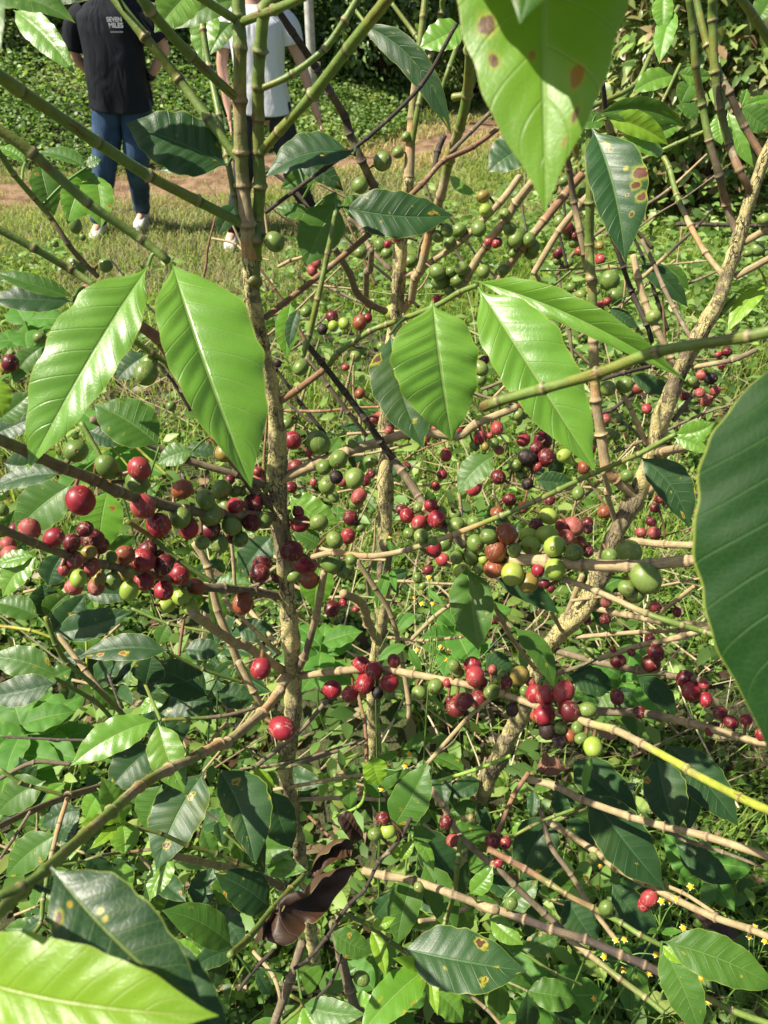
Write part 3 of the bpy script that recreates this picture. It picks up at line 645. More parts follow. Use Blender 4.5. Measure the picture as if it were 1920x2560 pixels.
# fruit: tile | x,y,diameter,type   (listed front to back)
FR = '''
A0|443,1333,85g 490,1406,38g 327,1445,42g 455,1570,115g 625,1572,80g
B0|205,1433,118g 845,955,108g 938,903,70g 712,1098,95g 985,810,60g 830,1455,68g 870,1500,68g 715,1498,75g 840,1310,75g 930,1300,75g 750,1335,50g 1012,1550,82g 1170,1400,75g 1225,1365,70g 1297,1365,85g 1240,1435,75g 1415,1355,88g 1440,1165,75y 1455,1245,75l 1570,1270,65g 1595,1355,70g 1635,1420,85g 1170,1610,95g 1315,1590,85g 1250,1610,60g 1440,1610,80g 1560,1600,70g 1620,1500,50g
C0|170,1395,95g 245,1420,78g 270,1460,75g 255,1495,85g 150,1440,75g 130,1360,70g 90,1270,60g 423,1313,75g 465,1345,75p 515,1395,50d 418,1500,62d 410,1548,50g 540,1490,55o 660,1455,50y 665,1537,62r 545,1120,95g 450,1075,60g 390,1130,40g 1640,1300,75g 1595,1480,75g 1650,1500,50g 75,1610,75g 160,1500,60g 1540,1500,50g
A1|60,730,105d 40,750,80y 235,580,75g 865,790,130g 885,730,100g 1015,985,60g 1175,960,70r 1235,1045,60r 1280,1160,75p 1325,1258,115y 450,1250,140g 825,1355,140r 815,1437,140g 635,1345,140g 1080,1477,125o 477,1543,175r 845,1575,150r 1527,1370,60r 1525,1435,90p 1580,1465,60g 1575,1530,50d 10,1600,80g 1315,1480,115g 1215,1540,120g 1395,1490,70g 1430,1490,60g 1360,1420,60d
A2|1500,70,118d 1395,80,100r 940,197,148r 1240,130,140g 1070,152,130g 1340,88,110g 1372,200,118g 1240,222,130d 1120,220,110r 1485,180,110d 1560,165,100g 1300,305,110g 1200,300,85g 1425,280,95g 1380,260,90d 175,222,125p 95,220,80d 65,370,110p 50,310,90p 0,340,90g 318,270,115r 425,300,105d 528,357,80y 548,280,135d 505,220,90d 600,320,95d 432,402,115p 532,445,110p 465,512,100l 380,462,70r 587,512,85y 440,560,110p 570,560,100p 665,525,100g 655,385,80g 850,402,135r 740,373,115o 870,345,110d 750,478,100y 853,527,115r 765,584,105l 1060,487,135r 930,480,85d 970,430,115d 1073,620,105l 970,585,110r 1158,560,105o 987,675,90l 1130,680,95l 945,370,60d 1438,660,118o 1545,1045,125r 1540,480,115d 1555,425,100d 1640,510,60d
B2|390,432,122r 305,350,135d 413,523,105o 315,492,90g 358,188,100r 345,120,75r 468,180,98g 560,285,105g 545,425,115g 620,460,110g 660,400,70g 655,155,95d 640,262,90r 710,212,62g 540,150,60d 705,25,90p 690,65,80g 355,510,60r 545,692,95d 610,655,50r 685,695,40r 250,1400,145r 545,1170,108r 652,1195,98r 790,1060,110r 720,1025,108r 740,1135,122r 815,1190,75k 885,1130,110r 885,1190,75g 912,1000,80d 1062,1190,90g 1160,1150,98g 1270,1030,75g 1293,1070,70g 1393,1093,120r 1378,1030,110r 1325,1240,105d 1280,1280,115d 1410,1230,100d 1490,1185,92g 1435,1130,60r 990,140,90r 1060,180,90r 1165,160,110r 960,105,70d 1115,195,70g 1005,245,75g 1073,262,88g 1130,80,80r 1060,90,60g 1280,200,105g 1275,140,75g 1190,120,70g 1395,305,110g 1475,265,100g 1385,180,75g 1365,380,100g 1210,310,90g 1150,335,95r 1285,385,85g 1225,395,95g 1315,470,105l 1200,400,80r 1330,180,60g 1440,400,60l 1415,450,75g 1145,290,60g 1525,125,60o
B1|465,1200,130g 313,1187,108r 583,1300,115g 497,1345,95g 775,1310,85g 678,1412,115g 570,1405,80k 605,1437,60p 740,1425,70d 705,1517,85p 515,1460,100g 555,1520,70g 330,1345,90d 305,1465,70d 105,1370,55r 280,1085,65g 312,1075,55g 410,1260,45r 435,1435,45r 668,1205,60g 780,1385,50d 905,430,95l 553,510,65l 545,455,75d 617,495,65l 488,530,62k 710,490,90o 755,465,60r 390,425,65g 360,755,92g 222,730,50k 625,755,45r 685,690,70g 710,910,65o 1190,248,100g 1290,240,85g 1315,170,75g 1265,200,75g 1240,300,60g 1165,350,50r 1425,760,90g 1428,828,70g 1445,715,60d 1375,640,60d 1335,920,60k 1525,1115,75r 1425,1167,88r 1290,1135,60r 1345,1115,70d 1390,1220,60g 1455,1225,50y 1505,1205,60g 1535,1245,60p 1220,1275,75r 1385,1470,90r 1530,1405,90d 1590,1535,60d 1155,1445,40r 1635,1335,75g 1480,1160,40r
C1|325,1190,110d 210,1185,80r 235,1290,105k 340,1290,110d 285,1230,75d 452,1278,88l 290,1345,60r 565,1350,80o 60,1405,90d 235,1445,70k 165,1335,70g 225,1350,60g 195,1390,60g 610,1240,55d 130,1540,75d 205,1585,70d 367,1540,60d 55,1615,75o 690,1610,80o 720,240,115g 760,335,105g 980,455,90g 1415,663,60d 1365,680,40r 1385,745,45r 1320,820,75k 1210,840,70g 1265,800,65p 1255,905,60p 1295,955,65p 1345,895,60p 1160,925,50d 940,1000,60r 810,860,95g 710,880,90g 885,875,80p 775,1055,60g 800,1110,60g 710,1150,85g 755,1160,60g 610,1170,60g 615,1080,50g 700,1060,55p 820,1400,80g 795,1440,70g 535,1500,80g
C2|110,248,130o 45,352,130o 35,455,120o 155,343,88g 395,322,130l 348,258,120l 358,143,105l 255,317,112l 240,258,100l 507,357,108g 398,458,128l 147,487,135l 240,535,115y 295,465,80r 283,195,80d 507,203,110p 463,270,95p 430,200,75p 545,300,80o 590,350,70d 590,180,65d 590,220,60d 690,118,80o 835,355,145g 720,380,95g 820,570,100g 868,610,105g 935,510,165g 700,650,65p 695,755,65d 585,760,55d 985,680,60r 1120,712,55d 965,175,60d 905,240,65p 985,240,75p 1015,40,60r 990,95,55d 335,545,60d 372,570,50d 770,1000,95d 965,1018,110d 995,955,95d 960,870,60d 850,950,50d 740,930,40r 600,955,60g 765,1215,85d 900,1305,75d 1205,1182,110r 1170,1107,100d 1290,1230,80r 1280,1140,60r 1375,1308,80d 1440,1365,85d 1310,1335,50g 1530,1350,70r 1620,1435,75r 1310,1420,50d 342,1202,125r 450,1185,125r 275,1195,110r 335,1320,125r 487,1300,122d 188,1088,110y 110,1130,75d 30,1180,90g 215,1180,60g 250,1125,60p 590,1290,95g 143,1290,80k 350,1415,95k 430,1400,75g 425,1475,80k 475,1440,80o 530,1395,70g 552,1460,75g 622,1510,108l 280,1330,60o
B3|848,440,75d 877,517,85l 800,535,85g 1060,850,70g 1220,458,80d 1262,570,80p 1500,575,95d 1575,585,70r 1570,670,80g 1530,700,55r 1605,945,75g 720,1390,85g
C3|955,915,90r 925,950,80r 700,970,85g 620,675,65g 135,945,75g 645,595,35k
'''
KC = {'n': (.27, .215, .13), 'g': (.145, .21, .045), 't': (.36, .275, .145), 'r': (.25, .14, .075), 'b': (.18, .14, .085), 'k': (.06, .045, .035), 'y': (.33, .37, .05), 'l': (.22, .40, .06)}
# ------------------------------------------------------------------ coffee shrubs
SH = {}
def base_of(tr): x, y, d, w = tr[-1]; p = at(x, y, d); return np.array([p[0], p[1], float(terrain(p[0], p[1]))])
SH['F'] = empty('coffee_shrub', base_of(TRUNKS[0][2]), 'front coffee shrub with lichen crusted upright trunk left of centre, red and green cherries', 'shrub')
SH['M'] = empty('coffee_shrub', base_of(TRUNKS[1][2]), 'coffee shrub with thinner upright trunk standing behind the front one at centre', 'shrub')
SH['R'] = empty('coffee_shrub', base_of(TRUNKS[2][2]), 'coffee shrub with thick pale trunk leaning to the right side', 'shrub')
SH['L'] = empty('coffee_shrub', (.05, 1.25, 0.), 'low leafy coffee shrub spreading below the fruiting stems, full of dark glossy leaves', 'shrub')
BRS = []      # (shrub, object, pts Nx3, proj Nx3, radii)
TRK = []
def stem(sh, kind, P3, R, name, mat, sides, label=None, knots=True):
    n = max(8, int((len(P3) - 1) * 14)); C, ts = catmull(P3, n); R_ = np.interp(ts, np.arange(len(P3)), R)
    seg = np.linalg.norm(np.diff(C, axis=0), axis=1); arc = np.concatenate([[0], np.cumsum(seg)]); L = arc[-1]
    c0, c1 = np.array(KC[kind[0]]), np.array(KC[kind[1]])
    # joints: at the given knots, and spread along long spans
    kn = [np.interp(i, ts, arc) for i in range(1, len(P3) - 1)] if knots else []
    al = [0] + kn + [L]; extra = []
    sp = (.12 if kind[0] in 'gy' else .075) if knots else 9
    for a, b in zip(al[:-1], al[1:]):
        q = int((b - a) / sp)
        for j in range(q): extra.append(a + (b - a) * (j + 1 + .3 * math.sin(a * 900 + j * 2)) / (q + 1))
    kn = np.array(sorted(kn + extra)); step = max(.004 if knots else .0032, L / 300)
    aa = [np.arange(0, L, step), [L]]
    for q in kn: aa.append(q + np.array([-.0035, -.0016, -.0008, 0, .0008, .0016, .0035]) * max(.7, min(1.5, np.interp(q, arc, R_) / .003)))
    aa = np.unique(np.round(np.clip(np.concatenate(aa), 0, L), 6)); aa = aa[np.concatenate([[True], np.diff(aa) > .00025])]; m = len(aa)
    C = np.stack([np.interp(aa, arc, C[:, i]) for i in range(3)], 1); R_ = np.interp(aa, arc, R_); tk = np.interp(aa, arc, ts)
    rr = DR(int(abs(P3[0][0] * 1e4)) % 99991 + len(P3)); rad = np.repeat(R_[:, None], sides, 1)
    rad = rad * (1 + (.018 if knots else .035) * rr.normal(0, 1, (m, sides)))
    if not knots:
        ph = rr.uniform(0, 6.28, 5); th = np.arange(sides) * 2 * math.pi / sides
        for i in range(m): rad[i] *= 1 + .09 * np.sin(th * 2 + ph[0] + aa[i] * 60) + .07 * np.sin(th * 3 + ph[1] - aa[i] * 45) + .05 * np.sin(aa[i] * 210 + ph[2]) 
    ring = np.zeros(m); dark = np.zeros(m)
    for kpos in kn:
        g = np.abs(aa - kpos); r0 = np.interp(kpos, aa, R_)
        s = np.exp(-(g / (.22 * r0 + .0006)) ** 2)[:, None] * (1 + .5 * rr.normal(0, 1, sides)[None] * .6)
        rad *= 1 + (.2 if kind[0] != 'k' else .35) * s * DR(int(kpos * 1e5)).uniform(.15, 1.5)
        below = (np.clip(1 - (kpos - aa) / .014, 0, 1) * (aa < kpos)) ** 1.5; above = (np.clip(1 - (aa - kpos) / .006, 0, 1) * (aa >= kpos)); rad *= (1 + .14 * below + .05 * above)[:, None]; dk = np.exp(-((aa - kpos - .0009 - .15 * r0) / (.0006 + .06 * r0)) ** 2); dark = np.maximum(dark, dk)
        ring = np.maximum(ring, rr.uniform(.35, 1) * np.exp(-((aa - kpos) / (.2 * r0 + .0007)) ** 2))
    mixf = np.clip((aa / L - .5) * 3 + .5 + .5 * np.sin(aa * 90 + len(P3)), 0, 1)
    nzf = rr.uniform(-.12, .12, m)
    colr = c0 * (1 - mixf[:, None]) + c1 * mixf[:, None]
    if kind[0] in 'gyl':       # brown corky patches on green shoots
        pt = np.clip(np.sin(aa * 37 + P3[0][0] * 50) * 1.6 - 1.25, 0, 1) * .0 + 0
        colr = colr * (1 + nzf[:, None] * .6)
        colr = colr * (1 - .35 * (np.sin(aa * 55 + P3[0][1] * 31) > .6)[:, None] * np.array([-.6, .1, .4]))
    else: colr = colr * (1 + nzf[:, None])
    rc = np.array((.42, .3, .17)) if kind[0] != 'k' else np.array((.13, .1, .075))
    colr = colr * (1 - ring[:, None] * .9) + rc * ring[:, None] * .9
    colr = colr * (1 - .65 * dark[:, None])
    cv = np.repeat(colr, sides, 0) * (1 + rr.uniform(-.12, .12, (m * sides, 1)))
    rough = np.where(mixf < .5, .45 if kind[0] in 'gyl' else .8, .45 if kind[1] in 'gyl' else .8)
    cv = np.hstack([cv, np.repeat(rough, sides)[:, None]]); V, F = tube(C, rad, sides)
    cv = np.vstack([cv, cv[:1], cv[-1:]])
    arc2 = np.concatenate([[0], np.cumsum(np.linalg.norm(np.diff(C, axis=0), axis=1))]); q = np.abs(np.arange(sides) / sides - .5) * 2
    uv = np.stack([np.tile(q, m), np.repeat(arc2, sides)], 1); uv = np.vstack([uv, uv[:1], uv[-1:]])
    o = mk(name, V, F, mat, SH[sh], C[0], uv=uv, col=np.clip(cv, 0, 1), label=label)
    return o, C, R_
def trunkdepth(px, py, lim=48):
    best = None
    for sh, Pj in TRK:
        d = np.hypot(Pj[:, 0] - px, Pj[:, 1] - py); i = d.argmin()
        if d[i] < lim and (best is None or d[i] < best[0]): best = (d[i], Pj[i, 2])
    return best[1] if best else None
for sh, kind, pts in TRUNKS:
    P3 = [at(x, y, d) for x, y, d, w in pts]; R = [w * d / FPX / 2 * .9 for x, y, d, w in pts]
    b = ORG[SH[sh].name]; P3[-1] = np.array([b[0], b[1], b[2] - .03]); 
    if sh == 'F':   # green upper part as its own part, woody part below
        o, C, R_ = stem(sh, 'gt', P3[:8], [r * .86 for r in R[:7]] + [R[7]], 'green_leader', M['branch'], 14); BRS.append((sh, o, C, np.array([proj(c) for c in C]), R_)); TRK.append((sh, BRS[-1][3]))
        P3, R = P3[7:], R[7:]
    if sh == 'M':
        o, C, R_ = stem(sh, 'gt', P3[:5], R[:5], 'green_leader', M['branch'], 12); BRS.append((sh, o, C, np.array([proj(c) for c in C]), R_)); TRK.append((sh, BRS[-1][3]))
        P3, R = P3[4:], R[4:]
    o, C, R_ = stem(sh, 'nn', P3, R, 'trunk', M['trunk'], 18, knots=False)
    BRS.append((sh, o, C, np.array([proj(c) for c in C]), R_)); TRK.append((sh, BRS[-1][3]))
def parse_pts(s):
    out = []; tile = None
    for tok in s.split():
        if tok in TO: tile = tok; continue
        x, y = map(float, tok.split(',')); out.append(T2(tile, x, y))
    return out
for ln in BR.strip().splitlines():
    hd, ps = ln.split('|'); sh, kind, w0, w1, d0, d1 = hd.split(); w0, w1, d0, d1 = map(float, (w0, w1, d0, d1)); pts = parse_pts(ps)
    a = trunkdepth(*pts[0]); b = trunkdepth(*pts[-1])
    if a and abs(a - d0) < .3 * a: d0 = a
    if b and abs(b - d1) < .3 * b: d1 = b
    q = np.array(pts); s = np.concatenate([[0], np.cumsum(np.hypot(*np.diff(q, axis=0).T))]); s /= s[-1]
    dd = d0 + (d1 - d0) * s; dd[1:-1] *= 1 + DR(len(pts) + int(q[0, 0])).normal(0, .006, len(pts) - 2); ww = (w0 + (w1 - w0) * s) * K * .84
    P3 = [at(x, y, d) for (x, y), d in zip(pts, dd)]; R = [w * d / FPX / 2 for w, d in zip(ww, dd)]
    o, C, R_ = stem(sh, kind, P3, R, 'branch', M['branch'], 10)
    if kind[0] == kind[1] == 'k': o['label'] = 'dead dark grey twig'
    BRS.append((sh, o, C, np.array([proj(c) for c in C]), R_))
def near_branch(p, shs=None):
    best = (9, None, None, None)
    for sh, o, C, Pj, R_ in BRS:
        if shs and sh not in shs: continue
        d = np.linalg.norm(C - p, axis=1); i = d.argmin()
        if d[i] < best[0]: best = (d[i], o, C[i], sh)
    return best
rt = DR(5)
for i in range(120):      # thin bare twigs of the inner bush
    sh = 'MRF'[rt.integers(0, 3)]; x = rt.uniform(480, 1700); y = rt.uniform(560, 1500); d = rt.uniform(.95, 1.35); a = rt.uniform(-2.6, -.5) if i % 3 else rt.uniform(-.5, .5); Lp = rt.uniform(120, 380)
    p = [(x + math.cos(a) * Lp * t + rt.normal(0, 5), y + math.sin(a) * Lp * t + rt.normal(0, 5), d - .05 * t) for t in (0, .3, .6, 1)]; w = rt.uniform(5.5, 12)
    P3 = [at(*q) for q in p]; o, C, R_ = stem(sh, rt.choice(['tt', 'bt', 'bb', 'tg', 'kk', 'rr']), P3, [w * d / FPX / 2 * q for q in (1, .9, .75, .55)], 'branch', M['branch'], 6)
    BRS.append((sh, o, C, np.array([proj(c) for c in C]), R_))
# ---- leaves
def leaf_normal(A, T, roll, seed):
    rr = DR(seed); c = .5 * (A + T); v = nrm(CAM - c); ax = nrm(T - A)
    N = nrm(v * .75 + np.array([0, 0, 1.]) * .55 + rr.normal(0, .12, 3)); N = nrm(N - (N @ ax) * ax)
    if roll: N = nrm(N * math.cos(roll) + np.cross(ax, N) * math.sin(roll))
    S = np.cross(ax, N); sp = S - (S @ v) * v
    return N, max(.45, np.linalg.norm(sp))
NLEAF = 0
def add_leaf(sh, kind, A, T, wl, wr, bend, droop, fold, roll, nu=44, nv=7, parent=None, name='leaf', label=None, amp=1.):
    global NLEAF; NLEAF += 1; sd = NLEAF * 7 + 3
    N, sc = leaf_normal(A, T, roll, sd)
    V, F, uv = leaf_geo(A, T, wl / sc, wr / sc, N, bend, droop, fold, amp, nu, nv, sd, DR(sd).normal(0, .15))
    if parent is None:
        bd, o, c, s2 = near_branch(A, [sh])
        parent = o if o is not None else SH[sh]
        if .004 < bd < .05:        # stalk reaching the twig it grows from
            C, ts = catmull([c, (c + A) / 2 + np.array([0, 0, .002]), A], 8); Vt, Ft = tube(C, np.full(8, .0011), 5, False)
            k = len(V); V = np.vstack([V, Vt]); F = np.vstack([F, Ft + k]); uv = np.vstack([uv, np.tile([[.5, .3]], (len(Vt), 1))])
    return mk(name, V, F, M[kind], parent, A, uv=uv, label=label)
LL = {'S': 'bright green leaf with red brown blotches', 'T': 'dark green leaf with dark brown blotches along one edge', 'U': 'large dark leaf with a round brown spot', 'y': 'bright young green leaf', 's': 'pale green leaf with brown and yellow spots', 'l': 'yellowish lime new leaf', 'q': 'dark green leaf with brown blotches'}
for ln in LF.strip().splitlines():
    hd, ps = ln.split('|'); h = hd.split(); sh, kind = h[:2]; d0, d1, wl, wr, bend, droop, fold, roll = map(float, h[2:]); (p0, p1) = parse_pts(ps)
    A = at(*p0, d0); T = at(*p1, d1); dm = (d0 + d1) / 2; big = math.hypot(p1[0] - p0[0], p1[1] - p0[1]) > 260
    add_leaf(sh, kind, A, T, wl * K * dm / FPX, wr * K * dm / FPX, bend, droop, fold, roll, 72 if big else 44, 14 if big else 7, label=LL.get(kind), amp=.8 if kind in 'yl' else .5)
# ---- fruit
fr = []
for ln in FR.strip().splitlines():
    tile, ps = ln.split('|')
    for tok in ps.split():
        x, y, dt = tok.split(','); fr.append([*T2(tile, float(x), float(y)), float(dt[:-1]) * K, dt[-1]])
rf = DR(8)
for i in range(26):      # further small clusters inside the bush
    cx, cy = (rf.uniform(760, 1500), rf.uniform(560, 1120)) if i % 2 else (rf.uniform(820, 1750), rf.uniform(880, 1750)); ty = rf.choice(list('ggggdrp' if cy < 900 else 'grddpg'))
    if (1120 < cx < 1560 and 1120 < cy < 1480) or (cx < 800 and 1100 < cy < 1500): continue
    for j in range(rf.integers(2, 6)): fr.append([cx + rf.normal(0, 17), cy + rf.normal(0, 14), rf.uniform(19, 28), str(ty if rf.random() < .7 else rf.choice(list('grd')))])
items = []
for x, y, dia, ty in fr:
    med = np.median([f[2] for f in fr if math.hypot(f[0] - x, f[1] - y) < 90]); best = None
    for sh, o, C, Pj, R_ in BRS:
        if o.name.startswith('trunk') and dia > 30: pass
        d = np.hypot(Pj[:, 0] - x, Pj[:, 1] - y); i = d.argmin()
        if d[i] > 75: continue
        sz = med * Pj[i, 2] / FPX; cost = abs(math.log(sz / .0145)) * 1.6 + d[i] / 70
        if best is None or cost < best[0]: best = (cost, sh, o, C[i], Pj[i, 2], sz, R_[i])
    if best and .0085 < best[5] < .0205: dep = best[4]; sh, o = best[1], best[2]
    else:
        dep = .0145 * FPX / med; bd, o, c, sh = near_branch(at(x, y, dep))
    r = dia * dep / FPX / 2
    items.append([at(x, y, dep - r * .5), r, ty, sh, o, dia])
pp = np.array([proj(t[0]) for t in items]); dm = pp[:, 2].copy()
for i, t in enumerate(items):
    nb = (np.hypot(pp[:, 0] - pp[i, 0], pp[:, 1] - pp[i, 1]) < 58) & (np.abs(np.log(np.array([q[5] for q in items]) / t[5])) < .45)
    md = np.median(dm[nb])
    if abs(md / dm[i] - 1) > .035: t[1] *= md / dm[i]; t[0] = CAM + (t[0] - CAM) * (md / dm[i])
for it in range(60):           # neighbours touch but do not run into each other: move them apart in depth
    mv = 0
    for i in range(len(items)):
        for j in range(i + 1, len(items)):
            a, b = items[i], items[j]; dv = b[0] - a[0]; dd = np.linalg.norm(dv); m = .86 * (a[1] + b[1])
            if dd < m:
                v = nrm(b[0] - CAM); s = (m - dd) * .4 + .0004; b[0] = b[0] + v * s; a[0] = a[0] - nrm(a[0] - CAM) * s * .4; mv += 1
    if not mv: break
def berry_geo(r, rr, ty):
    EL = rr.uniform(1.02, 1.22)
    nu, nv = (14, 10); V = []; c = []
    for i in range(nv + 1):
        ph = math.pi * i / nv
        for j in range(nu):
            th = 2 * math.pi * j / nu; q = 1 - .05 * math.cos(2 * th + 1)  - (.05 if ty == 'k' else .012) * math.sin(3 * th + ph * 4)
            rad = math.sin(ph) ** .94 * r * q; z = -math.cos(ph) * r * EL
            if i >= nv - 0: rad = r * .0
            V.append((rad * math.cos(th), rad * math.sin(th), z)); c.append(0.)
    V = np.array(V); F = []
    for i in range(nv):
        for j in range(nu): F.append((i * nu + j, i * nu + (j + 1) % nu, (i + 1) * nu + (j + 1) % nu, (i + 1) * nu + j))
    # crown scar: a raised ring with a sunken disc at the free end
    k = len(V)
    prof = [(.2, EL - .035), (.195, EL + .01), (.14, EL + .02), (.11, EL - .005), (.0, EL - .01)]
    for (a, b) in prof:
        for j in range(nu): th = 2 * math.pi * j / nu; V = np.vstack([V, [[a * r * math.cos(th), a * r * math.sin(th), b * r]]]); c.append(.85)
    for i in range(len(prof) - 1):
        for j in range(nu): F.append((k + i * nu + j, k + i * nu + (j + 1) % nu, k + (i + 1) * nu + (j + 1) % nu, k + (i + 1) * nu + j))
    return V, F, np.array(c)
STM = {}
items.sort(key=lambda t: -t[5]); cnt = {}
for p, r, ty, sh, o, dia in items:
    rr = DR(int(abs(p[0]) * 1e5) + int(dia * 10)); bd, bo, bc, s2 = near_branch(p, [sh])
    out = nrm(p - bc) if bd < .05 else rr.normal(0, 1, 3)
    pole = nrm(out * .6 + nrm(CAM - p) * rr.uniform(.1, 1.2) + np.array([0, 0, -.35]) + rr.normal(0, .3, 3))
    V, F, c = berry_geo(r, rr, ty); X = nrm(np.cross(pole, rr.normal(0, 1, 3))); Y = np.cross(pole, X)
    V = V @ np.array([X, Y, pole])
    foot = bc if bd < .04 else p - pole * (r * 1.9)
    C = np.array([foot - p, (foot - p) * .5 - pole * r * .8, -pole * r * .95]); C2, _ = catmull(C, 6); Vt, Ft = tube(C2, np.linspace(.0013, .0016, 6), 6, False)
    k = len(V); V = np.vstack([V, Vt]); F = F + [tuple(int(a) + k for a in f) for f in Ft]; c = np.concatenate([c, np.full(len(Vt), .45)])
    c[k:] = 1.; cc = np.repeat(c[:, None], 3, 1); cnt[sh] = cnt.get(sh, 0) + 1
    if cnt[sh] > 125: STM.setdefault((sh, ty), []).append((V + p, F, cc)); continue
    mk('coffee_cherry', V + p, F, B[ty], o, p, col=cc, label=BL[ty])
for (sh, ty), L in STM.items():
    k = 0; Vs = []; Fs = []; Cs = []
    for V, F, c in L: Vs.append(V); Fs += [tuple(a + k for a in f) for f in F]; Cs.append(c); k += len(V)
    o = mk('coffee_cherry', np.vstack(Vs), Fs, B[ty], SH[sh], Vs[0][0], col=np.vstack(Cs), label='small far ' + BL[ty].replace('cherry', 'cherries')); o['kind'] = 'stuff'
# ---- more of the low shrub: twigs with paired leaves filling the lower part
def spray(sh, px, py, d, ang, n, kinds, ll=95, sd=0):
    rr = DR(sd); pts = []; x, y = px, py; step = rr.uniform(55, 80) * .9 / d
    for i in range(n + 1):
        pts.append((x, y, d + i * rr.uniform(-.01, .012))); ang += rr.normal(0, .12); x += math.cos(ang) * step; y += math.sin(ang) * step
    P3 = [at(*p) for p in pts]
    o, C, R_ = stem(sh, rr.choice(['gg', 'bg', 'tg', 'gb']), P3, np.linspace(.0022, .0012, len(P3)), 'branch', M['branch'], 7)
    BRS.append((sh, o, C, np.array([proj(c) for c in C]), R_))
    for i in range(1, n + 1):
        for s in (-1, 1):
            if rr.random() < .12: continue
            a2 = ang + s * rr.uniform(.5, 1.3) + (0 if i < n else -s * .4); L = ll * rr.uniform(.6, 1.15) * (.75 if i == n else 1) * .8 / d; w = L * rr.uniform(.19, .25)
            p = pts[i]; tip = (p[0] + math.cos(a2) * L * rr.uniform(.7, 1), p[1] + math.sin(a2) * L * rr.uniform(.7, 1) + L * .12)
            A = at(*p); T = at(tip[0], tip[1], p[2] + rr.uniform(-.05, .06))
            add_leaf(sh, str(rr.choice(list(kinds))), A, T, w * p[2] / FPX, w * p[2] / FPX, rr.normal(0, .04), rr.uniform(.02, .1), rr.uniform(.15, .4), rr.normal(0, .35), 30, 5, parent=o)
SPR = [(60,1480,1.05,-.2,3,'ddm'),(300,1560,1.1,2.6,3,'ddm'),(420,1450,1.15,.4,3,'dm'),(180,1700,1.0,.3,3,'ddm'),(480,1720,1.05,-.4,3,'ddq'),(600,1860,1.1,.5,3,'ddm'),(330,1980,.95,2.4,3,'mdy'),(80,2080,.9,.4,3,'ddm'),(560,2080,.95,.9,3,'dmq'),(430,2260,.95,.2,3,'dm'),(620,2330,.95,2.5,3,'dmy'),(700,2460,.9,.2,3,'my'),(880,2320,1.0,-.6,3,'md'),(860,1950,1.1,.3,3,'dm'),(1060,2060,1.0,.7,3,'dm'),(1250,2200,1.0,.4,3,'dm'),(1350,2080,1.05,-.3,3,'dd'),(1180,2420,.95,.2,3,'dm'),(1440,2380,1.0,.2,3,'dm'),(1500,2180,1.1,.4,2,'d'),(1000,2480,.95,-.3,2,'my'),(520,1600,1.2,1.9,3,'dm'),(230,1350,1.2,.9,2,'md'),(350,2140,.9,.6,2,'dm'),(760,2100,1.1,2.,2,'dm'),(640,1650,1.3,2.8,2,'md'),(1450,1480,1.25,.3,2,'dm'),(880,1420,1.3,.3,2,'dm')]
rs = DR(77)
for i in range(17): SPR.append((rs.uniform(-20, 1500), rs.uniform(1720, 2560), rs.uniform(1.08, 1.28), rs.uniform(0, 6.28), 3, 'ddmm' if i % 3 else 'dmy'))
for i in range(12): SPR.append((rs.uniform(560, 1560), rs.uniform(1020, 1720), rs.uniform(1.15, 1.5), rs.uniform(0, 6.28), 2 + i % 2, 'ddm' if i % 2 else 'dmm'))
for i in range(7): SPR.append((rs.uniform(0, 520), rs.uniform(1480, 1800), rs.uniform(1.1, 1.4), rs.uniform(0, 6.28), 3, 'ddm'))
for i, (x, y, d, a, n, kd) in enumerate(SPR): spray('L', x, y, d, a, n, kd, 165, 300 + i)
# ------------------------------------------------------------------ ground, path, cover
def grid(xs, ys, zf):
    X, Y = np.meshgrid(xs, ys, indexing='ij'); Z = zf(X, Y); V = np.stack([X, Y, Z], -1).reshape(-1, 3); n = len(ys)
    i, j = np.meshgrid(np.arange(len(xs) - 1), np.arange(n - 1), indexing='ij')
    return V, np.stack([i * n + j, (i + 1) * n + j, (i + 1) * n + j + 1, i * n + j + 1], -1).reshape(-1, 4)
def ax(a, b, c, d, st, far): return np.unique(np.concatenate([np.linspace(a, b, far), np.arange(b, c, st), np.linspace(c, d, far)]))
k = NT('soil_and_moss'); tc = k.n('ShaderNodeTexCoord'); n1 = k.noise(1.6, 5, .6, tc.outputs['Object']); n2 = k.noise(38, 4, .65, tc.outputs['Object'])
c = k.mix(k.ramp(n2.outputs[0], .35, .65), (.02, .014, .009), (.075, .052, .03)); c = k.mix(k.math('MULTIPLY', k.ramp(n1.outputs[0], .4, .6), .7), c, (.06, .1, .02))
GM = k.surf(k.n('ShaderNodeBsdfPrincipled', {'Base Color': c, 'Roughness': .95, 'Normal': k.n('ShaderNodeBump', {'Strength': 1., 'Distance': .02, 'Height': n2.outputs[0]}).outputs[0]}).outputs[0])
V, F = grid(ax(-80, -6, 6, 80, .12, 9), ax(-30, -1, 14, 120, .12, 9), terrain)
g = mk('ground', V, F, GM, origin=(0, 0, 0)); g['kind'] = 'structure'
PM = plain('red_dirt', (.12, .072, .044), (.28, .185, .115), 6, .95, 1., .03, .1, det=6)
ss = np.arange(-11, 7.5, .06); W = np.linspace(-.62, .62, 12); V = []
for x in ss:
    yc = float(pathy(x)); sl = (float(pathy(x + .2)) - float(pathy(x - .2))) / .4; nn = nrm([-sl, 1, 0])
    for w in W:
        q = np.array([x, yc, 0]) + nn * w * (1 + .12 * math.sin(x * 3.1)); V.append((q[0], q[1], float(terrain(q[0], q[1])) + .004 + .012 * (1 - (w / .62) ** 2)))
i, j = np.meshgrid(np.arange(len(ss) - 1), np.arange(11), indexing='ij')
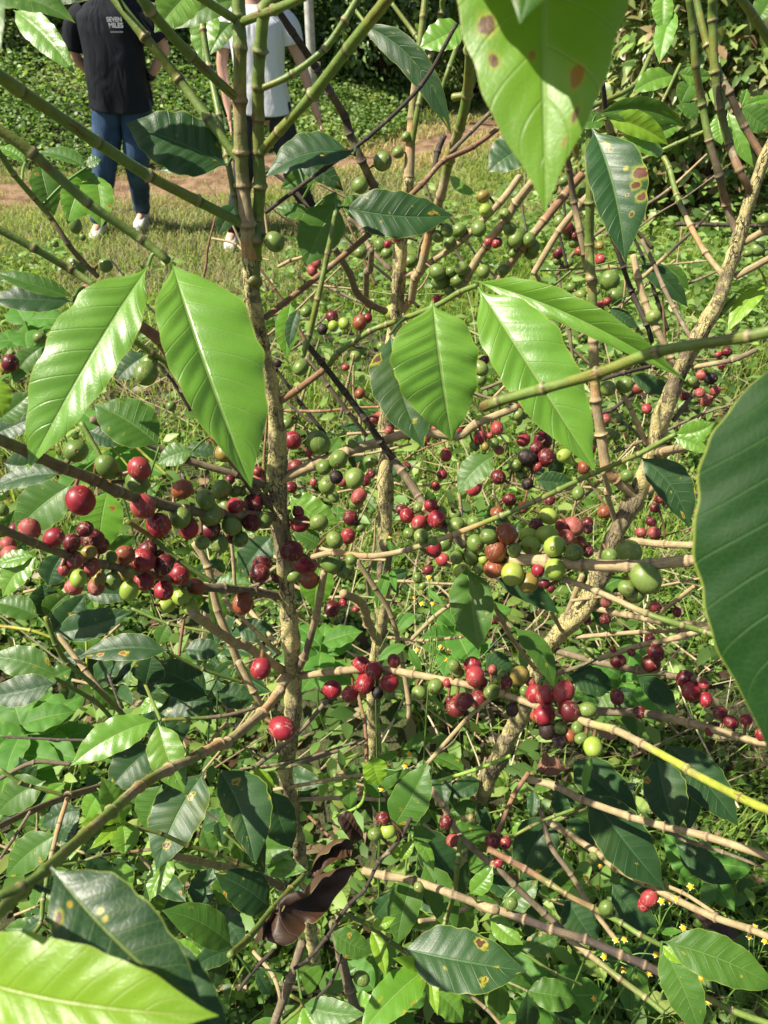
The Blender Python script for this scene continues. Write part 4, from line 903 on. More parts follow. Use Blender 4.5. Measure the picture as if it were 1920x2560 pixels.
o = mk('path', V, np.stack([i * 12 + j, (i + 1) * 12 + j, (i + 1) * 12 + j + 1, i * 12 + j + 1], -1).reshape(-1, 4), PM); o['kind'] = 'structure'
def ongr(n, x0, x1, y0, y1, keep=None, rng=RNG):
    x = rng.uniform(x0, x1, n); y = rng.uniform(y0, y1, n)
    if keep is not None: m = keep(x, y); x, y = x[m], y[m]
    return np.stack([x, y, terrain(x, y)], 1)
def vnoise(P, s, seed=0): return np.array([noise.noise(Vector((p[0] * s + seed, p[1] * s, seed * .7))) for p in P])
def pal(n, cols, jit=.18, rng=RNG):
    c = np.array(cols)[rng.integers(0, len(cols), n)]; return np.clip(c * (1 + rng.uniform(-jit, jit, (n, 1))) * (1 + rng.uniform(-.07, .07, (n, 3))), 0, 1)
def blades(name, P, h, w, cols, lean=.5, label=None, rng=RNG):
    n = len(P); a = rng.uniform(0, 6.283, n); hh = h * rng.uniform(.5, 1.25, n); ln = hh * rng.uniform(.15, 1., n) * lean * 1.6
    D = np.stack([np.cos(a), np.sin(a), np.zeros(n)], 1); b = a + rng.uniform(-1, 1, n) + 1.57; S = np.stack([np.cos(b), np.sin(b), np.zeros(n)], 1) * (w * rng.uniform(.6, 1.3, n))[:, None]
    Z = np.array([0, 0, 1.])
    m1 = P + D * (ln * .25)[:, None] + Z * (hh * .55)[:, None]; m2 = P + D * (ln * .62)[:, None] + Z * (hh * .86)[:, None]; tp = P + D * ln[:, None] + Z * (hh * np.clip(1.02 - ln / hh * .25, .5, 1))[:, None]
    V = np.stack([P - S, P + S, m1 - S * .85, m1 + S * .85, m2 - S * .55, m2 + S * .55, tp], 1).reshape(-1, 3)
    f = np.array([[0, 1, 3], [0, 3, 2], [2, 3, 5], [2, 5, 4], [4, 5, 6]]); F = (np.arange(n)[:, None, None] * 7 + f).reshape(-1, 3)
    o = mk(name, V, F, M['grass'], origin=(0, 0, 0), col=np.repeat(cols, 7, 0)); tag(o, label, 'grass', kind='stuff'); return o
def view(x, y, pad=.5): return np.abs(x) < (y * .8 + .96) * .56 + pad
offp = lambda x, y, w=.45: np.abs(y - pathy(x)) > w
GR = [(.21, .33, .045), (.3, .42, .06), (.14, .25, .03), (.4, .46, .12)]; DRY = [(.4, .34, .19), (.3, .24, .13), (.48, .42, .26), (.26, .32, .09), (.22, .31, .07), (.2, .3, .06)]
P = ongr(60000, -4, 4, 1.7, 5.4, lambda x, y: view(x, y, .4) & ((x > .2) | (y < 3.9 + .4 * np.sin(x * 2)) | (RNG.uniform(0, 1, len(x)) < .1)) & (RNG.uniform(0, 1, len(x)) < np.where(x > -.2 * y + .2, 1, .55))); nz = vnoise(P, 1.3)
P = P[nz + RNG.uniform(-.35, .35, len(P)) > -.12]; blades('meadow_grass', P, .16, .0024, pal(len(P), GR), .6, 'bright green long grass growing in the middle ground behind the shrubs')
P = ongr(12000, -1.9, 1.9, .45, 1.9, lambda x, y: view(x, y, .5) & ((x > .35) | (RNG.uniform(0, 1, len(x)) < .3))); nz = vnoise(P, 3, 5); P = P[nz + RNG.uniform(-.3, .3, len(P)) + (P[:, 0] > .5) * .25 > .05]
blades('undergrowth_grass', P, .13, .0018, pal(len(P), GR[:3]), .8, 'thin green grass among the weeds below the shrubs')
P = ongr(120000, -6, 5, 3.7, 7.4, lambda x, y: view(x, y, .6) & (offp(x, y, .4) | (RNG.uniform(0, 1, len(x)) < .12)) & (y < pathy(x) + 1.4)); nz = vnoise(P, 1.1, 9)
c = pal(len(P), DRY); gsel = nz + RNG.uniform(-.3, .3, len(P)) + np.where(P[:, 1] < 4.2, .2, -.12) + np.where(P[:, 0] > .4, .3, -.12) > .2; c[gsel] = pal(int(gsel.sum()), GR)
blades('dry_grass', P, .06, .0028, c, .9, 'short straw coloured dry grass beside the dirt path')
P = ongr(60000, -2.5, 7, 7., 14, lambda x, y: view(x, y, .6) & offp(x, y, .3) & (x > -.9 + (y - 8) * .0)); nz = vnoise(P, .8, 3); c = pal(len(P), [(.2, .3, .06), (.26, .33, .07), (.36, .36, .15)])
gsel = np.abs(P[:, 1] - pathy(P[:, 0])) < .9; c[gsel] = pal(int(gsel.sum()), [(.5, .44, .22), (.42, .36, .17), (.3, .32, .1)])
blades('verge_grass', P, .08, .006, c, .8, 'pale green and straw grass on the far verge of the path')
def cover(name, P, L, cols, label, up=.7, cat='ground cover', mat='veg', zj=.04, wr=.42, rng=RNG):
    n = len(P); D = rng.normal(0, 1, (n, 3)); D[:, 2] = rng.uniform(-.25, .45, n); N = rng.normal(0, .45, (n, 3)) + np.array([0, -.15, up]); l = L * rng.uniform(.55, 1.3, n)
    P = P + np.stack([np.zeros(n), np.zeros(n), rng.uniform(.005, 1, n) * zj], 1); V, F, C = leaf_cloud(P, D, N, l, l * wr * .5, cols)
    o = mk(name, V, F, M[mat], origin=(0, 0, 0), col=C); tag(o, label, cat, kind='stuff'); return o
GC = [(.10, .2, .025), (.16, .28, .035), (.06, .13, .02), (.22, .33, .05)]
P = ongr(85000, -2.2, 2.2, .4, 2.7, lambda x, y: view(x, y, .4)); nz = vnoise(P, 2.4, 2); P = P[nz + RNG.uniform(-.25, .25, len(P)) > -.1]
cover('clover_cover', P, .021, pal(len(P), GC), 'tiny round leaved green ground cover under the shrubs', zj=.05, wr=1.)
P = ongr(15000, -2.6, 2.6, .5, 4.8, lambda x, y: view(x, y, .4)); nz = vnoise(P, 1.6, 7); P = P[nz + RNG.uniform(-.2, .2, len(P)) - (P[:, 0] > .6) * .08 > -.12]
cover('leafy_weeds', P, .06, pal(len(P), [(.12, .23, .035), (.18, .31, .045), (.08, .16, .025), (.26, .38, .07)]), 'broad leaved green weeds crowding the ground around the shrub stems', zj=.2, wr=.5)
P = ongr(85000, -8, .3, 6.6, 12.5, lambda x, y: view(x, y, .8) & (y > pathy(x) + .75 + .2 * np.sin(x * 3))); nz = vnoise(P, 1.2, 4)
c = pal(len(P), [(.14, .25, .045), (.22, .34, .07), (.08, .16, .03)]); s = nz > .15; c[s] = pal(int(s.sum()), [(.2, .3, .07), (.27, .36, .1)])
cover('bank_cover', P, .052, c, 'leafy creeping cover on the bank behind the people', zj=.16, wr=.75)
P = ongr(9000, -.3, 3.6, 2.5, 5.4, lambda x, y: view(x, y, .4)); nz = vnoise(P, 1.9, 12); P = P[nz + RNG.uniform(-.25, .25, len(P)) > -.08]
cover('tall_weeds', P, .075, pal(len(P), [(.15, .27, .05), (.22, .35, .07), (.1, .2, .035), (.3, .4, .11)]), 'knee high leafy weeds standing in the grass behind the shrubs', zj=.34, wr=.45)
# bare twigs and dry stalks lying about
Vs, Fs, Cs, kk = [], [], [], 0
for t in range(420):
    rr = DR(t + 900); y = rr.uniform(.9, 3.2); x = rr.uniform(-1, 1) * (y * .45 + .4) + .1; a = rr.uniform(0, 3.14); L = rr.uniform(.12, .6); el = rr.uniform(0, .8)
    p = np.array([x, y, float(terrain(x, y)) + rr.uniform(.01, .12)]); d = np.array([math.cos(a) * math.cos(el), math.sin(a) * math.cos(el) * .7, math.sin(el)])
    C, _ = catmull([p, p + d * L * .5 + rr.normal(0, .015, 3), p + d * L], 7); r = rr.uniform(.001, .0032); V, F = tube(C, np.linspace(r, r * .5, 7), 5, False)
    Vs.append(V); Fs.append(F + kk); kk += len(V); Cs.append(np.tile(np.append(np.array([(.4, .3, .17), (.24, .16, .1), (.5, .42, .26)][rr.integers(3)]) * rr.uniform(.7, 1.1), .85), (len(V), 1)))
tag(mk('twig_litter', np.vstack(Vs), np.vstack(Fs), M['branch'], origin=(0, 0, 0), col=np.vstack(Cs)), 'pale dry twigs and stalks strewn among the weeds', 'twigs', kind='stuff')
P = ongr(3200, -2, 2.2, .5, 3.4, lambda x, y: view(x, y, .3)); cover('leaf_litter', P, .06, pal(len(P), [(.2, .12, .06), (.3, .2, .11), (.1, .06, .035), (.36, .28, .16)]), 'brown dead leaf litter scattered among the weeds', zj=.03, wr=.5, cat='leaf litter')
# ------------------------------------------------------------------ bushes behind
def bush(name, c, r, n, L, cols, label, seed, group=None, wr=.42, cat='bush', twigs=26):
    rr = DR(seed); c = np.array(c, float); c[2] = float(terrain(c[0], c[1])); root = empty(name, c, label, cat, group)
    d = rr.normal(0, 1, (n, 3)); d[:, 2] = np.where(d[:, 2] < -.5, -d[:, 2], d[:, 2]); d /= np.linalg.norm(d, axis=1)[:, None]
    lump = np.array([noise.noise(Vector(q * 2.3 + seed)) for q in d]) * .34 + np.array([noise.noise(Vector(q * 6 + seed)) for q in d]) * .2
    rad = (1 + lump) * (1 - np.abs(rr.normal(0, .13, n))); P = d * rad[:, None] * np.array(r) + np.array([0, 0, r[2] * .62]); P[:, 2] = np.abs(P[:, 2]) + .03
    D = d * .5 + rr.normal(0, .55, (n, 3)) + np.array([0, 0, -.35]); N = d * .8 + np.array([0, 0, .8]) + rr.normal(0, .35, (n, 3)); l = L * rr.uniform(.55, 1.25, n)
    V, F, C = leaf_cloud(P, D, N, l, l * wr * .5, pal(n, cols, .25, rr)); mk('crown', V + c, F, M['vegd'], root, c, col=C)
    Vs, Fs, k = [], [], 0
    for t in range(twigs):
        e = d[t] * np.array(r) * rr.uniform(.6, .9) + np.array([0, 0, r[2] * .62]); e[2] = abs(e[2]); C2, _ = catmull([rr.normal(0, .05, 3) * [1, 1, 0], e * .5 + [0, 0, .1] + rr.normal(0, .05, 3), e], 9)
        V, F = tube(C2, np.linspace(.022, .005, 9) * min(1, r[2]), 6, False); Vs.append(V); Fs.append(F + k); k += len(V)
    mk('trunk', np.vstack(Vs) + c, np.vstack(Fs), M['wood'], root, c); return root
DG = [(.07, .14, .03), (.1, .19, .04), (.045, .1, .025), (.16, .26, .06)]; MG = [(.12, .22, .04), (.18, .3, .05), (.08, .16, .03), (.27, .36, .08)]; OG = MG + [(.26, .27, .08), (.28, .2, .09), (.3, .36, .1)]
bush('coffee_bush', (2.35, 6.0, 0), (1.15, .9, 1.25), 11000, .11, OG, 'large glossy coffee bush filling the right background', 1, wr=.45)
bush('coffee_bush', (2.5, 8.3, 0), (1.25, 1., 1.5), 9000, .12, OG, 'coffee bush behind the spotted hanging leaf at upper right, further off than the large one', 2, wr=.45)
bush('round_bush', (-.02, 10.6, 0), (.78, .7, 1.05), 7500, .1, DG + MG[:2], 'rounded dark bush standing right of the pale pole', 3, wr=.5)
bush('hedge_bush', (1.25, 11.4, 0), (.9, .8, .9), 6000, .11, MG, 'mid green bush at the far end of the path, right of the rounded dark bush', 7)
bush('hedge_bush', (-5.3, 10., 0), (1.5, 1., 1.35), 7500, .12, DG, 'dark shaded bush on the bank at the far upper left corner', 4)
bush('hedge_bush', (-3.2, 10.3, 0), (1.4, 1., 1.2), 8000, .12, DG, 'dark bush on the bank right behind the black t-shirt', 5)
bush('hedge_bush', (-1.75, 10.6, 0), (1.0, .9, 1.1), 7000, .11, DG + MG[:1], 'dark bush between the two people on the bank', 6)
BK = [(-8.5, 13, 2.2, 2.6), (-5.5, 13.6, 2.2, 2.8), (-2.8, 13.8, 1.9, 2.6), (-.9, 14.2, 1.6, 2.6), (1.1, 14.6, 1.6, 2.7), (3.1, 14, 1.8, 2.6), (5.4, 12.6, 2., 2.6), (5.2, 9.2, 1.5, 2.0), (4.5, 6.6, 1.2, 1.6), (8., 13.5, 2.2, 2.8)]
BKL = ['behind the far left of the bank', 'behind the left part of the bank', 'behind the bank and the two people', 'behind the pale pole', 'behind the rounded dark bush', 'behind the far end of the path', 'behind the coffee bushes', 'beside the far coffee bush', 'at the right edge beside the large coffee bush', 'at the far right behind everything']
for i, (x, y, r, h) in enumerate(BK): bush('background_tree', (x, y, 0), (r, 1.1, h / 1.55), 5200, .17, MG if i % 2 else DG + MG, 'tall leafy green tree growing ' + BKL[i], 20 + i, 'trees closing the background', cat='tree')
# pale post
k = NT('pale_post'); tc = k.n('ShaderNodeTexCoord'); n = k.noise(14, 4, .6, tc.outputs['Object'])
pm = k.surf(k.n('ShaderNodeBsdfPrincipled', {'Base Color': k.mix(k.ramp(n.outputs[0], .3, .7), (.42, .42, .38), (.62, .62, .58)), 'Roughness': .7}).outputs[0])
x, y = -.79, 9.4; z = float(terrain(x, y)); root = empty('utility_pole', (x, y, z), 'pale grey round pole behind the person in white', 'pole')
V, F = tube([np.array([x, y, z - .1 + t * .5]) for t in range(13)], np.linspace(.052, .042, 13), 18); mk('pole', V, F, pm, root)
V, F = tube([np.array([x, y, z + 5.9]), np.array([x, y, z + 5.94]), np.array([x, y, z + 5.97])], [.052, .052, .03], 18); mk('pole_cap', V, F, pm, root)
# ------------------------------------------------------------------ people
skin = NT('skin'); tc = skin.n('ShaderNodeTexCoord')
skinm = skin.surf(skin.n('ShaderNodeBsdfPrincipled', {'Base Color': skin.mix(skin.noise(12, 2, .5, tc.outputs['Object']).outputs[0], (.56, .31, .22), (.68, .41, .31)), 'Roughness': .5, 'Subsurface Weight': .1, 'Subsurface Scale': .01}).outputs[0])
def cloth(name, a, b, sc=3, weave=600, rough=.85):
    k = NT(name); tc = k.n('ShaderNodeTexCoord'); n = k.noise(sc, 3, .5, tc.outputs['Object']); n2 = k.noise(weave, 2, .5, tc.outputs['Object'])
    f = k.noise(7, 2, .5, k.n('ShaderNodeMapping', {'Vector': tc.outputs['Object'], 'Rotation': (0, .5, .2), 'Scale': (1.6, 1.6, .55)}).outputs[0], .8)
    bp = k.n('ShaderNodeBump', {'Strength': .7, 'Distance': .03, 'Height': k.math('ADD', f.outputs[0], k.math('MULTIPLY', n2.outputs[0], .03))})
    return k.surf(k.n('ShaderNodeBsdfPrincipled', {'Base Color': k.mix(k.ramp(n.outputs[0], .35, .65), a, b), 'Roughness': rough, 'Normal': bp.outputs[0], 'Sheen Weight': .0, 'Specular IOR Level': .2}).outputs[0])
def person(x, y, label, J, top, leg, shoe, hairm, tee, rot=0.):
    """J: joints in metres about the feet centre, facing -Y"""
    o0 = np.array([x, y, float(terrain(x, y))]); root = empty('person', o0, label, 'person')
    cr, sr = math.cos(rot), math.sin(rot); Wd = lambda p: o0 + np.array([p[0] * cr - p[1] * sr, p[0] * sr + p[1] * cr, p[2]])
    vs, es, rs = [], [], []
    def av(p, r, par=None): vs.append(p); rs.append(r); (es.append((par, len(vs) - 1)) if par is not None else None); return len(vs) - 1
    pe = av((0, 0, .9), (.13, .1)); sp = av((0, 0, 1.08), (.12, .09), pe); ch = av((0, 0, 1.26), (.13, .1), sp); nb = av((0, .01, 1.38), (.07, .06), ch); nk = av((0, 0, 1.45), (.05, .052), nb)
    jw = av((0, -.015, 1.51), (.06, .075), nk); hd = av((0, -.01, 1.575), (.076, .092), jw); av((0, 0, 1.64), (.06, .072), hd); av((0, -.115, 1.555), (.011, .011), hd)
    for s in (-1, 1):
        av((s * .083, .005, 1.565), (.01, .018), hd)
        a = J['arm' + ('R' if s > 0 else 'L')]; sh = av((s * .15, 0, 1.34), (.05, .05), ch); el = av(a[0], (.036, .036), sh)
        fa = av(tuple(np.array(a[0]) * .6 + np.array(a[1]) * .4), (.034, .034), el); wr = av(a[1], (.022, .026), fa); dr = nrm(np.array(a[2]) - a[1]); pl = av(tuple(np.array(a[1]) + dr * .06), (.018, .034), wr)
        sd = nrm(np.cross(dr, [1, .2, .1]))
        for q in range(4):
            b = np.array(a[1]) + dr * .095 + sd * (q - 1.5) * .018; L = [.055, .068, .064, .05][q]; i0 = av(tuple(b), (.0095, .0095), pl); i1 = av(tuple(b + dr * L * .5 + np.array([0, -.006, 0])), (.008, .008), i0); av(tuple(b + dr * L + np.array([0, -.02, 0])), (.0065, .0065), i1)
        th = av(tuple(np.array(a[1]) + dr * .04 - sd * .038), (.011, .011), wr); av(tuple(np.array(a[1]) + dr * .085 - sd * .052 + np.array([0, -.012, 0])), (.008, .008), th)
        l = J['leg' + ('R' if s > 0 else 'L')]; hp = av((s * .085, 0, .84), (.085, .085), pe); kn = av(l[0], (.055, .055), hp); an = av(l[1], (.035, .035), kn); av((l[1][0], l[1][1] - .13, .04), (.035, .022), an)
    me = bpy.data.meshes.new('body'); pv = [Wd(p) - o0 for p in vs]; me.from_pydata([tuple(p) for p in pv], es, []); ob = bpy.data.objects.new('body', me); me.materials.append(skinm)
    ob.modifiers.new('Skin', 'SKIN'); 
    for i, r in enumerate(rs): me.skin_vertices[0].data[i].radius = r
    me.skin_vertices[0].data[0].use_root = True
    m = ob.modifiers.new('Sub', 'SUBSURF'); m.levels = m.render_levels = 2; put(ob, root, o0)
    for md in ob.modifiers: 
        if md.type == 'SKIN': md.use_smooth_shade = True
    # face
    for s in (-1, 1):
        e = Wd((s * .032, -.098, 1.585)); u, v = np.meshgrid(np.linspace(0, math.pi, 7), np.linspace(0, 2 * math.pi, 10)); 
        V = np.stack([np.sin(u) * np.cos(v) * .013, np.sin(u) * np.sin(v) * .008, np.cos(u) * .008], -1).reshape(-1, 3) + e; i, j = np.meshgrid(np.arange(9), np.arange(6), indexing='ij')
        mk('eye', V, np.stack([i * 7 + j, i * 7 + j + 1, (i + 1) * 7 + j + 1, (i + 1) * 7 + j], -1).reshape(-1, 4), hairm, ob, e)
    C, _ = catmull([Wd((-.025, -.098, 1.522)), Wd((0, -.105, 1.521)), Wd((.025, -.098, 1.522))], 6); V, F = tube(C, [.002, .005, .006, .006, .005, .002], 8); mk('mouth', V, F, plain('lips', (.4, .12, .1), (.45, .16, .13)), ob)
    V = []; F = []
    rr = DR(int(x * -100)); nr = 14
    for i in range(11):
        t = i / 10; z = 1.70 - t * tee['hairlen']; rad = .1 * math.sin(min(1, t * 3.2 + .08) * 1.57)
        for j in range(nr):
            a = math.pi * (-.12 + 1.24 * j / (nr - 1)); V.append(Wd((math.cos(a) * rad * .95, .015 + math.sin(a) * rad * 1.1 + (.01 if t > .5 else 0) , z + .004 * math.sin(j * 3))))
    for i in range(10):
        for j in range(nr - 1): F.append((i * nr + j, i * nr + j + 1, (i + 1) * nr + j + 1, (i + 1) * nr + j))
    h = mk('hair', V, F, hairm, ob); sm = h.modifiers.new('Solid', 'SOLIDIFY'); sm.thickness = .02; sm.offset = 0
    # top: body and sleeves in one garment
    nr = 40; V = []; F = []; prof = tee['prof']; zs = np.linspace(prof[0][0], prof[-1][0], 34)
    for i, z in enumerate(zs):
        rx = np.interp(z, [q[0] for q in prof], [q[1] for q in prof]); ry = np.interp(z, [q[0] for q in prof], [q[2] for q in prof]); cx = np.interp(z, [q[0] for q in prof], [q[3] for q in prof]); low = np.clip((1.25 - z) / .45, 0, 1)
        for j in range(nr):
            a = 2 * math.pi * j / nr; f = 1 + low * (.035 * math.sin(5 * a + z * 7 + x) + .03 * math.sin(8 * a - z * 9) + .02 * math.sin(13 * a + z * 16)) + .012 * math.sin(3 * a + z * 22)
            sup = (abs(math.cos(a)) ** 3 + abs(math.sin(a)) ** 3) ** (-1 / 3) * .94
            V.append(Wd((cx + math.cos(a) * rx * f * sup, math.sin(a) * ry * f * sup, z + low * .012 * math.sin(a * 2 + 1))))
    for i in range(len(zs) - 1):
        for j in range(nr): F.append((i * nr + j, i * nr + (j + 1) % nr, (i + 1) * nr + (j + 1) % nr, (i + 1) * nr + j))
    for s in (-1, 1):
        a = J['arm' + ('R' if s > 0 else 'L')]; s0 = np.array([s * .1, 0, 1.355]); e = np.array([s * .16, 0, 1.33]) * (1 - tee['slv']) + np.array(a[0]) * tee['slv']
        C, _ = catmull([Wd(s0), Wd((s0 + e) / 2 + np.array([s * .03, 0, .02])), Wd(e)], 10); R = np.linspace(.07, tee['cuff'], 10)
        R2 = np.array([[r * (1 + .04 * math.sin(3 * q + i)) for q in np.arange(16) * .3927] for i, r in enumerate(R)]); v, f = tube(C, R2, 16, False); kk = len(V); V += list(v); F += [tuple(int(b) + kk for b in q) for q in f]
    shirt = mk('t_shirt', V, F, top, root, o0); sm = shirt.modifiers.new('Solid', 'SOLIDIFY'); sm.thickness = .004; sb = shirt.modifiers.new('Sub', 'SUBSURF'); sb.levels = sb.render_levels = 1
    # trousers
    V = []; F = []
    for i, z in enumerate(np.linspace(.95, .8, 8)):
        for j in range(28): a = 2 * math.pi * j / 28; V.append(Wd((math.cos(a) * tee['hip'] * np.interp(z, [.8, .87, .95], [1., 1., .72]), math.sin(a) * tee['hip'] * np.interp(z, [.8, .87, .95], [.72, .7, .55]), z)))
    F = [(i * 28 + j, i * 28 + (j + 1) % 28, (i + 1) * 28 + (j + 1) % 28, (i + 1) * 28 + j) for i in range(7) for j in range(28)]
    for s in (-1, 1):
        l = J['leg' + ('R' if s > 0 else 'L')]; pts = [Wd((s * .088, 0, .87)), Wd((s * .09 * .5 + l[0][0] * .5, l[0][1] * .5, .66)), Wd(l[0]), Wd(np.array(l[0]) * .5 + np.array(l[1]) * .5), Wd((l[1][0], l[1][1], l[1][2] + .02))]
        C, ts = catmull(pts, 30); R = np.interp(ts, [0, 1, 2, 3, 4], tee['legr']); R2 = np.array([[r * (1 + .03 * math.sin(4 * q + i * .7) + .035 * math.sin(i * 1.9 + q * 2) * (1 if i > 18 or 11 < i < 16 else .3)) for q in np.arange(20) * .314] for i, r in enumerate(R)])
        v, f = tube(C, R2, 20, False); kk = len(V); V += list(v); F += [tuple(int(b) + kk for b in q) for q in f]
    tr = mk('trousers', V, F, leg, root, o0); sm = tr.modifiers.new('Solid', 'SOLIDIFY'); sm.thickness = .004
    for s in (-1, 1):
        l = J['leg' + ('R' if s > 0 else 'L')]; ax_, ay = l[1][0], l[1][1]; V = []; n = 16
        pr = [(.075, .05, .03, .085), (.06, .06, .036, .1), (.0, .062, .038, .085), (-.06, .05, .04, .06), (-.13, .04, .042, .045), (-.175, .03, .034, .032), (-.19, .022, .015, .02)]
        for (yy, hz, wx, hh) in pr:
            for j in range(n): a = 2 * math.pi * j / n; V.append(Wd((ax_ + math.cos(a) * wx, ay + yy, max(.004, hz + math.sin(a) * hh * .55))))
        F = [(i * n + j, i * n + (j + 1) % n, (i + 1) * n + (j + 1) % n, (i + 1) * n + j) for i in range(len(pr) - 1) for j in range(n)] + [tuple(range(n)), tuple(range((len(pr) - 1) * n, len(pr) * n))]
        sh = mk('shoe', V, F, shoe, root); V = []
        for zz in (0., .022):
            for j in range(24): a = 2 * math.pi * j / 24; V.append(Wd((ax_ + math.cos(a) * .046, ay - .055 + math.sin(a) * .14, zz)))
        mk('sole', V, [(j, (j + 1) % 24, 24 + (j + 1) % 24, 24 + j) for j in range(24)] + [tuple(range(24)), tuple(range(24, 48))], M['sole'], sh)
    return root, shirt, Wd
M['sole'] = plain('shoe_sole', (.5, .48, .44), (.62, .6, .56))
white = plain('white_canvas', (.62, .6, .56), (.75, .73, .7), 60, .8)
hair1 = plain('brown_hair', (.05, .028, .015), (.1, .055, .03), 200, .5)
J1 = {'armR': [(.33, .03, 1.15), (.19, .06, .99), (.12, .14, .96)], 'armL': [(-.27, .06, 1.1), (-.17, .13, .95), (-.08, .16, .93)], 'legR': [(.02, -.02, .47), (-.1, .3, .09)], 'legL': [(-.19, -.05, .47), (-.34, .02, .08)]}
T1 = {'hip': .175, 'hairlen': .2, 'slv': .8, 'cuff': .085, 'prof': [(.81, .208, .15, -.01), (.95, .2, .15, -.01), (1.1, .195, .145, 0), (1.25, .19, .135, 0), (1.33, .19, .12, 0), (1.385, .12, .085, 0), (1.41, .075, .07, 0)], 'legr': [.1, .098, .078, .066, .058]}
blk = cloth('black_cotton', (.011, .013, .017), (.018, .021, .027)); jean = cloth('blue_denim', (.028, .058, .12), (.055, .1, .18), 6, 900)
r1, shirt1, W1 = person(-1.7, 5.45, 'person in black t-shirt with white lettering and blue jeans, standing with one elbow out', J1, blk, jean, white, hair1, T1)
J2 = {'armR': [(.25, .02, 1.12), (.33, -.01, .87), (.35, -.02, .8)], 'armL': [(-.235, .02, 1.1), (-.22, -.01, .86), (-.215, -.02, .8)], 'legR': [(.17, -.02, .47), (.27, .22, .09)], 'legL': [(-.16, -.05, .47), (-.29, 0, .08)]}
T2_ = {'hip': .15, 'hairlen': .34, 'slv': .62, 'cuff': .07, 'prof': [(.83, .185, .13, .0), (.95, .17, .125, 0), (1.08, .165, .12, 0), (1.2, .175, .125, 0), (1.31, .18, .12, 0), (1.375, .12, .085, 0), (1.4, .08, .07, 0)], 'legr': [.088, .085, .068, .06, .05]}
wht = cloth('white_cotton', (.72, .72, .78), (.8, .8, .85)); gry = cloth('charcoal_leggings', (.03, .03, .037), (.045, .045, .055))
r2, shirt2, W2 = person(-.77, 5.3, 'person in white t-shirt and dark leggings walking behind the green stems', J2, wht, gry, white, hair1, T2_)
whp = plain('white_print', (.75, .75, .75), (.82, .82, .82))
def lettering(txt, w, size, pos, thick, shear=0.):
    cu = bpy.data.curves.new('t', 'FONT'); cu.body = txt; cu.size = size; cu.offset = thick; cu.extrude = .0006; cu.align_x = 'CENTER'; cu.shear = shear; t = bpy.data.objects.new('t', cu); COL.objects.link(t)
    me = bpy.data.meshes.new_from_object(t.evaluated_get(bpy.context.evaluated_depsgraph_get())); COL.objects.unlink(t); bpy.data.objects.remove(t)
    v = np.empty(len(me.vertices) * 3, np.float32); me.vertices.foreach_get('co', v); v = v.reshape(-1, 3); k = w / (v[:, 0].max() - v[:, 0].min()); fs = [tuple(p.vertices) for p in me.polygons]
    ry = -.15; P = np.stack([pos[0] + v[:, 0] * k, np.full(len(v), pos[1]) - v[:, 2], pos[2] + v[:, 1] * k], 1); return np.array([W1(p) for p in P]), fs
Vs, Fs, k = [], [], 0
for txt, w, px_, pz, th, sh_ in (('SEVEN', .09, .088, 1.298, .035, 0), ('MILES', .085, .092, 1.268, .035, 0), ('COFFEE ROASTERS', .075, .088, 1.243, .012, .3)):
    V, F = lettering(txt, w, .1, (px_, -.151, pz), th * .05, sh_); Vs.append(V); Fs += [tuple(a + k for a in f) for f in F]; k += len(V)
logo = mk('chest_print', np.vstack(Vs), Fs, whp, shirt1, smooth=False)
# wrist watch
C, _ = catmull([W1((.2, .05, 1.0)), W1((.185, .066, .985))], 3); V, F = tube(C, [.03, .031, .03], 16); mk('wristwatch', V, F, plain('watch_strap', (.01, .01, .01), (.02, .02, .02), 40, .4), r1)
